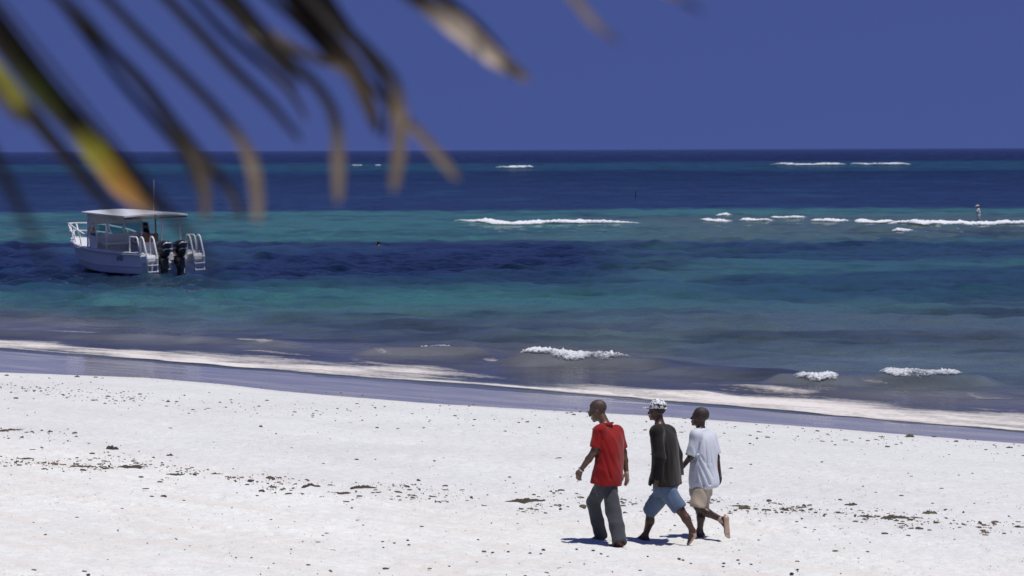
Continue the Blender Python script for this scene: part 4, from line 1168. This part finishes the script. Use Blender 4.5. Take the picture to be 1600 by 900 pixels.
    # outboards
    def outboard(y_):
        e = empty('outboard_engine', (-.30, y_, 0)); e.parent = bo
        F = Field((-.55, -.34, .45), (.40, .34, 1.62), .016)
        F.ell((-.06, 0, 1.24), (.40, .29, .24), None, .05); F.ell((-.02, 0, 1.02), (.36, .275, .30), None, .05); F.ell((-.18, 0, 1.38), (.26, .23, .13), None, .05)
        F.rc((-.05, 0, .72), (-.03, 0, .98), .13, .20, .05)
        v, f = F.mesh(); cw = mesh_np('cowling', v, f, dark, e)
        for z_, w_, x_ in ((1.36, .20, -.45), (1.10, .18, -.40)):
            bm = bmesh.new(); pts = smooth_path([(x_ + .10, w_, z_ - .03), (x_ + .02, w_ * .8, z_ + .03), (x_ - .01, w_ * .25, z_ + .045), (x_ + .0, 0, z_ + .03), (x_ - .01, -w_ * .25, z_ + .045), (x_ + .02, -w_ * .8, z_ + .03), (x_ + .10, -w_, z_ - .03)], 4)
            add_tube(bm, pts, .026, 6); bm_obj('decal', bm, decal, cw, True)
        bm = bmesh.new(); add_box(bm, (-.08, 0, .50), (.36, .26, .50), bevel=.03); add_box(bm, (-.06, 0, .08), (.32, .20, .50), bevel=.03); bm_obj('midsection', bm, dark, e)
        bm = bmesh.new(); add_box(bm, (-.10, 0, .02), (.50, .30, .03), bevel=.01); add_tube(bm, [(.12, 0, -.42), (0, 0, -.42), (-.3, 0, -.42)], [.03, .085, .06], 10); add_box(bm, (-.06, 0, -.25), (.22, .07, .36), bevel=.02); bm_obj('gearcase', bm, dark, e)
        bm = bmesh.new(); add_box(bm, (.17, 0, .62), (.22, .30, .36), bevel=.03); bm_obj('clamp_bracket', bm, rubber, e)
        for k in range(3):
            a = k * 2.094
            bm = bmesh.new(); vs = [bm.verts.new(Vector((-.34 + .03 * t, r_ * math.cos(a + t), -.42 + r_ * math.sin(a + t)))) for r_, t in ((.05, -.3), (.19, -.35), (.21, .1), (.17, .45), (.05, .3))]
            bm.faces.new(vs); bmesh.ops.solidify(bm, geom=bm.faces[:], thickness=.008); bm_obj('propeller_blade', bm, chrome, e)
    outboard(.50); outboard(-.32)
    bm = bmesh.new(); add_box(bm, (-.12, .09, .52), (.16, .36, .10), bevel=.02); add_box(bm, (-.10, .09, .30), (.10, .30, .22), bevel=.02); bm_obj('motor_mount', bm, white, bo)
    # the name on the port quarter
    cu = bpy.data.curves.new('name_lettering', 'FONT'); cu.body = 'KAS'; cu.size = .30; cu.extrude = .004; cu.shear = .2
    to = bpy.data.objects.new('tmp', cu); col.objects.link(to)
    me = bpy.data.meshes.new_from_object(to.evaluated_get(bpy.context.evaluated_depsgraph_get())); bpy.data.objects.remove(to)
    me.materials.clear(); me.materials.append(mat('navy_lettering', (.012, .02, .06), .5))
    t = bpy.data.objects.new('name_lettering', me); col.objects.link(t); t.parent = bo
    t.rotation_euler = (R(90) - .06, 0, math.pi); t.location = (1.95, 1.578, .62)
make_boat()
# ================================================================== the coconut palm beside the viewer
leafm = bpy.data.materials.new('palm_leaf'); leafm.use_nodes = True
n, l = leafm.node_tree.nodes, leafm.node_tree.links
b = n['Principled BSDF']; b.inputs['Roughness'].default_value = .65; b.inputs['Specular IOR Level'].default_value = .12
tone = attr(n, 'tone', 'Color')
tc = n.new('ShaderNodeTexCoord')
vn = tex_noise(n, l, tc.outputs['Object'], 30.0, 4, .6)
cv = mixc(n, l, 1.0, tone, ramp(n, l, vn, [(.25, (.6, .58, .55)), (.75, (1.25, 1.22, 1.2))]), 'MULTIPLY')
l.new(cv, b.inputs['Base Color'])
tl = n.new('ShaderNodeBsdfTranslucent'); l.new(cv, tl.inputs['Color'])
mxs = n.new('ShaderNodeMixShader'); mxs.inputs[0].default_value = .14
l.new(b.outputs[0], mxs.inputs[1]); l.new(tl.outputs[0], mxs.inputs[2]); l.new(mxs.outputs[0], n['Material Output'].inputs['Surface'])
bark = noisy(mat('palm_bark', (.24, .20, .16), .9), 6, .35, 1.0, 25, dist=.02)
stalk = noisy(mat('palm_stalk', (.20, .17, .05), .5), 10, .3)

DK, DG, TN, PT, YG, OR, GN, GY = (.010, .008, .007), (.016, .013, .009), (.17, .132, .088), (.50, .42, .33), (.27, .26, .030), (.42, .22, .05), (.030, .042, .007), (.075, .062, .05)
palm = empty('coconut_palm', (-3.7, 2.2, float(ground_z0(-3.7, 2.2))))
tag(palm, 'coconut palm whose drying leaf tips hang blurred across the top left', 'palm tree')
pw = np.array(palm.location)
tr_pts = smooth_path([(0, 0, -.3), (.05, .05, 1.5), (.0, .1, 3.2), (.1, .15, 4.8), (.2, .2, 5.3)], 8)
bm = bmesh.new()
rr = [.19 * (1.25 - .9 * min(1, i / 10)) + .11 + .008 * (i % 2) for i in range(len(tr_pts))]
add_tube(bm, tr_pts, rr, 16); bm_obj('trunk', bm, bark, palm, True)
RY = 3.3
def rach(px): return -520 + (px + 700) * 0.2486
rp = [tuple(pw + np.array([.2, .2, 5.2])), (-2.3, 2.5, 6.5)] + [tuple(at_depth(q, rach(q), RY)) for q in (-700, -350, 0, 350, 700, 1000, 1180)]
rp = [np.array(q) - pw for q in rp]
frond = empty('frond'); frond.parent = palm
bm = bmesh.new(); rpp = smooth_path(rp, 6); add_tube(bm, rpp, [.030 - .026 * i / (len(rpp) - 1) for i in range(len(rpp))], 8); bm_obj('rachis', bm, stalk, frond, True)
def leaflet(pts, widths, cols, y0=RY, y1=RY, twist=.6, back=True, fold=.35):
    """pts in 1600-wide picture units, widths likewise; cols = colours along the blade"""
    pts = [np.array(p, float) for p in pts]
    if back:
        d = unit(pts[0] - pts[1]); t = 0.0
        while pts[0][1] + d[1] * t > rach(pts[0][0] + d[0] * t) and t < 1500: t += 4
        pts = [pts[0] + d * t, pts[0] + d * t * .5] + pts
        widths = [8, widths[0] * .9] + list(widths); cols = [cols[0], cols[0]] + list(cols)
    N = 8
    path = smooth_path(pts, N); M = len(path)
    ts = np.linspace(0, 1, M); key = np.linspace(0, 1, len(pts))
    W = np.interp(ts, key, widths); Cc = np.stack([np.interp(ts, key, [c[k] for c in cols]) for k in range(3)], 1)
    W *= .80; W[-1] *= .25; W[-2] *= .6
    yy = y0 + (y1 - y0) * ts ** 1.3
    P3 = [at_depth(p[0], p[1], y) for p, y in zip(path, yy)]
    V, A = [], []
    for i in range(M):
        t = unit(P3[min(i + 1, M - 1)] - P3[max(i - 1, 0)]); side = unit(np.cross(t, (0, 1, 0))); nr = np.cross(side, t)
        tw = twist * (1 - .4 * ts[i]); sd = side * math.cos(tw) + nr * math.sin(tw); up = np.cross(t, sd)
        hw = W[i] * yy[i] / F_PX / 2 / max(.45, math.cos(tw))
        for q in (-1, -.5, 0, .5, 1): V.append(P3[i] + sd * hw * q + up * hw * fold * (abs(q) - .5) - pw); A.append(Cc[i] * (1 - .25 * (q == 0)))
    o = mesh_np('leaflet', V, grid_faces(5, M), leafm, frond, attrs={'tone': np.array(A)})
    return o
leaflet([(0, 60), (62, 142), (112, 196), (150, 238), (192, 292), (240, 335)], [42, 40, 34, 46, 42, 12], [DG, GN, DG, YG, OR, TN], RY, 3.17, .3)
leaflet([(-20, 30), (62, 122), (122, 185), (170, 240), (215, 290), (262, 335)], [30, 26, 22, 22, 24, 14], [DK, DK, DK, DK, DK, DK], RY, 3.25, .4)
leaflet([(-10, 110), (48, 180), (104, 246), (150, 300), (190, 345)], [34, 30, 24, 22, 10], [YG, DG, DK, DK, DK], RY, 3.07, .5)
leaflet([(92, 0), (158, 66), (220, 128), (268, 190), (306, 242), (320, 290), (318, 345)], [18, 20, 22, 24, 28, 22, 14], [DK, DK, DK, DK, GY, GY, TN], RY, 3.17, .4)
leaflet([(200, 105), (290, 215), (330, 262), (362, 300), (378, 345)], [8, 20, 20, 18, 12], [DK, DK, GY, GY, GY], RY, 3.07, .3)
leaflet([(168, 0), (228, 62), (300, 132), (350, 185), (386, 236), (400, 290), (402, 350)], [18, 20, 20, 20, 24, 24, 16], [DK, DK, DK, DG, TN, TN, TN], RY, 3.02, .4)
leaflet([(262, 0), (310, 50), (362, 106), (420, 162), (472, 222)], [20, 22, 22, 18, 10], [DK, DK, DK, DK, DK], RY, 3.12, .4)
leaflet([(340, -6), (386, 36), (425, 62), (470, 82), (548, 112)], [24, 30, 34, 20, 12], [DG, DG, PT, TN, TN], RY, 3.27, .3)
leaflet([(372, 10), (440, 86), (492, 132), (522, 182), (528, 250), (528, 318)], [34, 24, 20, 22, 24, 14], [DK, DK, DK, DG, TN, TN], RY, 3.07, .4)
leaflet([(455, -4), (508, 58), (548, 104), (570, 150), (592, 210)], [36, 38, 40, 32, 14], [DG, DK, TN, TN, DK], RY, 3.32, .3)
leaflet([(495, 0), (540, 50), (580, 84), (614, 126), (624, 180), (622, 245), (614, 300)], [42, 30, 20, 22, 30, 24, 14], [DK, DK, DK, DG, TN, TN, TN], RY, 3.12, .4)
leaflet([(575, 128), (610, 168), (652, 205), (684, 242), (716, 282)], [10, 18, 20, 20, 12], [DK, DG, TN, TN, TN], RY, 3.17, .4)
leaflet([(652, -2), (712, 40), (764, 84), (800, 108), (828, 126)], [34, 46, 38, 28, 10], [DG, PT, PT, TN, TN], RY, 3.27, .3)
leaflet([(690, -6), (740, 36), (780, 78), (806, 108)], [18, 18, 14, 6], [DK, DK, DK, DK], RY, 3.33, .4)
leaflet([(893, -6), (930, 38), (968, 68)], [20, 18, 8], [TN, TN, DK], RY, 2.67, .4)
leaflet([(1040, -12), (1070, 4), (1100, 22)], [18, 14, 6], [TN, DK, DK], RY, 2.77, .4)
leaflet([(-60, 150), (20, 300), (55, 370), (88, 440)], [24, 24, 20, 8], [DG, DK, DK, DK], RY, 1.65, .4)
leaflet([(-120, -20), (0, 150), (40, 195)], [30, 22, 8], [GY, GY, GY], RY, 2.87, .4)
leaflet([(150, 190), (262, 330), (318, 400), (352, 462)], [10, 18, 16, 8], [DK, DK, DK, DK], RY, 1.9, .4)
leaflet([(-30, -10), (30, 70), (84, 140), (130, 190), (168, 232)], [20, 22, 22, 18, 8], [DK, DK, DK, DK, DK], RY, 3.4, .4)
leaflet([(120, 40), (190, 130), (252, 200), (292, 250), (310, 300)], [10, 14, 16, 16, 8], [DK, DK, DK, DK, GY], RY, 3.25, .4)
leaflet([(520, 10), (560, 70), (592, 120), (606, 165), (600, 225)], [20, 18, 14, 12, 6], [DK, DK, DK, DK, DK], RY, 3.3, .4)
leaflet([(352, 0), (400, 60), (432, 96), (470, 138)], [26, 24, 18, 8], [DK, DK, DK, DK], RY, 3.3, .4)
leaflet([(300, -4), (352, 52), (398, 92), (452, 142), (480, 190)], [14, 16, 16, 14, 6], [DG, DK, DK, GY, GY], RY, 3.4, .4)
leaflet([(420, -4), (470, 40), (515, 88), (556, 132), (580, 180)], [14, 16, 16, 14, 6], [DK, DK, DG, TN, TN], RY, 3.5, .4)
# ================================================================== what the tide left on the sand
rs = np.random.RandomState(11)
weedm = noisy(mat('dried_seaweed', (.050, .036, .024), .8), 25, .6)
weedg = noisy(mat('olive_seaweed', (.075, .065, .024), .8), 25, .5)
twig = noisy(mat('brown_twigs', (.11, .075, .045), .85), 25, .5)
def clump(px, py, wpx, hpx, label, m=weedm, seed=0, group='clumps of seaweed on the sand'):
    p = on_sand(px, py); k = p[1] / F_PX
    w, h = wpx * k, hpx * k; dpt = max(w * .45, .05)
    n_, m_ = 36, 20
    th = np.linspace(0, 2 * math.pi, n_, endpoint=False); r = np.linspace(0, 1, m_)
    T, Rr = np.meshgrid(th, r); T, Rr = T.ravel(), Rr.ravel()
    out = 1 + .45 * fbm(np.cos(T) * 1.6 + seed, np.sin(T) * 1.6, 3, seed) + .25 * fbm(np.cos(T) * 5, np.sin(T) * 5 + seed, 2, seed + 1)
    X_, Y_ = np.cos(T) * Rr * w / 2 * out, np.sin(T) * Rr * dpt / 2 * out
    q = 2.2 / max(w, .1)
    Z_ = h * (1 - Rr ** 2) ** .8 * (.45 + 1.1 * np.abs(fbm(X_ * q * 2 + seed, Y_ * q * 2, 4, seed + 2, gain=.65))) + .25 * h * fbm(X_ * q * 9, Y_ * q * 9, 2, seed + 3) * (Rr < .97) - .01 - .02 * (Rr > .97)
    F_ = []
    for i in range(m_ - 1):
        for j in range(n_): F_.append([i * n_ + j, i * n_ + (j + 1) % n_, (i + 1) * n_ + (j + 1) % n_, (i + 1) * n_ + j])
    o = mesh_np('seaweed_clump', np.stack([X_, Y_, Z_], 1), np.array(F_), m, smooth=False)
    o.location = tuple(p); tag(o, label, 'seaweed', group); return o
CL = [(175, 702, 21, 9, 'pointed dark seaweed clump alone on clean sand at left', weedm), (407, 667, 8, 4, 'small dark seaweed lump left of centre below the wet sand', weedm),
      (205, 730, 56, 5, 'largest flat seaweed patch in the drift line at left', weedm), (130, 729, 40, 3, 'thin seaweed streak at the left end of the largest patch', weedm), (265, 712, 14, 4, 'seaweed lump just above the right end of the largest patch', weedm),
      (20, 672, 50, 3, 'seaweed streak at the left picture edge', weedm), (40, 717, 52, 2.5, 'long thin seaweed streak at far left below the edge streak', weedm),
      (270, 741, 34, 3, 'thin seaweed streak right of and below the largest patch', weedm), (338, 741, 22, 4, 'low seaweed lump between two streaks left of centre', weedm), (422, 746, 12, 4, 'reddish brown seaweed lump left of centre', twig),
      (488, 760, 28, 6, 'left of two neighbouring seaweed heaps in the middle drift line', weedm), (568, 762, 42, 6, 'right of two neighbouring seaweed heaps in the middle drift line', weedm),
      (530, 770, 60, 3, 'thin seaweed streak under the two neighbouring heaps', weedm), (825, 783, 60, 6, 'wide seaweed patch just left of the man in red', weedm),
      (672, 776, 20, 3, 'small flat seaweed strip between heaps and the wide patch', weedm), (764, 774, 10, 3, 'smallest seaweed lump left of the wide patch', weedm), (874, 716, 12, 3, 'small seaweed strip on clean sand left of the red shirt', weedm),
      (1330, 789, 25, 5, 'seaweed clump above the drift line at right', weedm), (1452, 802, 25, 7, 'olive green seaweed clump at right', weedg), (1310, 802, 20, 4, 'small clump left of and below the dark clump at right', weedm),
      (1352, 808, 34, 5, 'seaweed heap in the drift line right of the walkers', weedm), (1400, 809, 48, 6, 'broadest seaweed heap in the drift line at right', weedm), (1430, 809, 20, 3, 'flat seaweed bit touching the broadest heap at right', weedm),
      (1224, 797, 16, 6, 'round seaweed heap nearest the lifted foot', weedm), (1254, 793, 22, 3, 'slanting seaweed strip right of the lifted foot', weedm), (1530, 825, 34, 4, 'seaweed strip near the right edge', weedm), (1592, 824, 24, 4, 'seaweed bit cut by the right picture edge', weedm),
      (1155, 791, 34, 4, 'seaweed strip just right of the beige shorts', weedm), (1422, 683, 15, 6, 'dark green lump at the edge of the wet sand at right', weedg), (1378, 683, 8, 3, 'tiny lump left of the dark green one at the wet edge', weedm),
      (1577, 700, 10, 4, 'small lump near the right edge below the wet sand', weedm), (1142, 732, 10, 2.5, 'flat weed strip behind the youth in pale shirt', weedm), (1173, 726, 6, 3, 'tiny weed lump behind the youth in pale shirt', weedm),
      (263, 628, 8, 4, 'small round lump among litter below the wet sand at left', weedm), (120, 589, 9, 3, 'left dark lump lying on the wet sand edge at left', weedm), (10, 587, 9, 3, 'dark lump on the wet sand edge at the left corner', weedm), (150, 590, 8, 3, 'right dark lump lying on the wet sand edge at left', weedm)]
for k, (px, py, w, h, lb, m) in enumerate(CL): clump(px, py, w, h, lb, m, 3 * k + 1)

# shreds too many to count
def litter():
    P = []
    def band(pts, n_, sy, sx=8):
        xs = [q[0] for q in pts]; ys = [q[1] for q in pts]
        x_ = rs.uniform(min(xs), max(xs), n_); P.append(np.stack([x_ + rs.normal(0, sx, n_), np.interp(x_, xs, ys) + rs.normal(0, sy, n_), np.full(n_, 1.0)], 1))
    band([(-60, 716), (200, 730), (500, 762), (850, 784), (1200, 796), (1660, 826)], 1300, 7)
    band([(-60, 716), (200, 730), (500, 762), (850, 784), (1200, 796), (1660, 826)], 600, 17)
    band([(-40, 678), (120, 680)], 130, 6)
    band([(-40, 720), (250, 722)], 260, 9)
    band([(-40, 606), (60, 606), (150, 615), (230, 625), (330, 632), (450, 640), (700, 652), (950, 662), (1150, 674), (1400, 690), (1660, 705)], 700, 10)
    band([(10, 606), (230, 625)], 230, 6)
    band([(-40, 589), (260, 592), (400, 607), (620, 630), (1000, 647), (1600, 690)], 130, 4)
    for _ in range(34):                                            # little gatherings along the drift line
        x_ = rs.uniform(-40, 1640); y_ = np.interp(x_, [0, 200, 500, 850, 1200, 1600], [716, 730, 762, 784, 796, 826]) + rs.normal(0, 8)
        m_ = rs.randint(12, 46); P.append(np.stack([x_ + rs.normal(0, 14, m_), y_ + rs.normal(0, 2.2, m_), np.ones(m_)], 1))
    n_ = 420; P.append(np.stack([rs.uniform(-60, 1660, n_), rs.uniform(600, 780, n_), np.full(n_, .6)], 1))
    n_ = 420; P.append(np.stack([rs.uniform(-60, 1660, n_), rs.uniform(770, 925, n_), np.full(n_, .7)], 1))
    P = np.concatenate(P); out = []
    dr = np.abs(P[:, 1] - np.interp(P[:, 0], [0, 200, 500, 850, 1200, 1600], [716, 730, 762, 784, 796, 826])) < 30
    P = P[~dr | (fbm(P[:, 0] * .013, P[:, 1] * .11, 3, 91) + .55 * rs.rand(len(P)) > .22)]
    V, F_, Mi = [], [], []
    ax = np.linspace(-1, 1, 4)
    PP = on_sand_many(P[:, 0], P[:, 1])
    ok = shore_s(PP[:, 0], PP[:, 1]) > 3.0
    for p, sc_ in zip(PP[ok], P[ok, 2]):
        L = .005 + .048 * rs.rand() ** 4.5 * sc_; wd = L * rs.uniform(.15, .6); hh = L * rs.uniform(.10, .45)
        an = SHORE_ANG + rs.normal(0, .7); ca, sa = math.cos(an), math.sin(an); bnd = rs.normal(0, .25)
        b0 = len(V)
        for i, t in enumerate(ax):
            tap = (1, 1.15, .95, .5)[i] * .5 + .2
            cx_, cy_ = t * L, bnd * L * t * t
            for (q, zz) in ((-wd * tap, -.006), (0, hh * (1 - .5 * t * t) + .002), (wd * tap, -.006)):
                lx, ly = cx_, cy_ + q
                V.append((p[0] + lx * ca - ly * sa, p[1] + lx * sa + ly * ca, p[2] + zz + .006))
        for i in range(3):
            for j in range(2):
                a_ = b0 + i * 3 + j; F_.append((a_, a_ + 1, a_ + 4, a_ + 3)); Mi.append(0)
        m_ = rs.choice([0, 0, 0, 1, 2, 2]); Mi[-6:] = [m_] * 6
    o = mesh_np('seaweed_litter', np.array(V), np.array(F_), [weedm, weedg, twig], smooth=False, mat_idx=Mi)
    tag(o, 'scattered shreds of dry seaweed strewn over the white sand', 'seaweed', None, 'stuff')
SHORE_ANG = math.atan2(SHORE_T[1], SHORE_T[0])
litter()

# dark pebbles in the foreground
bm = bmesh.new(); bmesh.ops.create_icosphere(bm, subdivisions=2, radius=1.0)
for v in bm.verts:
    c_ = v.co; v.co = Vector((c_.x * 1.1, c_.y * .9, c_.z * .7)) * (1 + .12 * math.sin(5 * c_.x + 2) * math.cos(4 * c_.y))
peb = bm_obj('pebble', bm, noisy(mat('dark_stone', (.022, .020, .020), .7), 4, .4), None, True)
PB = [(598, 847, 2), (637, 845, 2.4), (639, 852, 2.2), (599, 856, 1.8), (616, 849, 1.8), (747, 844, 2), (793, 851, 2), (770, 864, 2.2), (794, 863, 2.4), (828, 865, 2.4), (845, 866, 2.2), (849, 860, 2.8),
      (901, 859, 2.4), (927, 861, 2.6), (939, 867, 3), (1061, 874, 2.6), (1067, 876, 2.4), (1153, 876, 2.4), (1131, 881, 2.4), (1130, 886, 2.2), (1173, 883, 2.8), (1246, 891, 2.6), (1237, 897, 3), (1012, 870, 1.8), (138, 899, 3), (1155, 881, 1.8), (702, 885, 1.6), (393, 872, 1.8)]
for i, (px, py, r) in enumerate(PB):
    o = peb if i == 0 else peb.copy()
    if i: col.objects.link(o)
    p = on_sand(px, py); k = r * p[1] / F_PX
    o.location = (p[0], p[1], p[2] + k * .25); o.scale = (k * 1.1, k * 1.1, k); o.rotation_euler = (0, 0, i * 1.7)
    tag(o, 'small dark round pebble lying on the pale foreground sand', 'pebble', 'dark pebbles on the foreground sand')

# a lone stake standing in the lagoon
p = on_sea(993, 307); bm = bmesh.new(); add_tube(bm, [(0, 0, -1.2), (.02, 0, .3), (.05, 0, 1.0)], .07, 8, .05)
o = bm_obj('marker_stake', bm, mat('weathered_wood', (.03, .026, .024), .8), None, True); o.location = (p[0], p[1], 0)
tag(o, 'thin dark stake standing in the deep blue lagoon right of centre', 'stake')
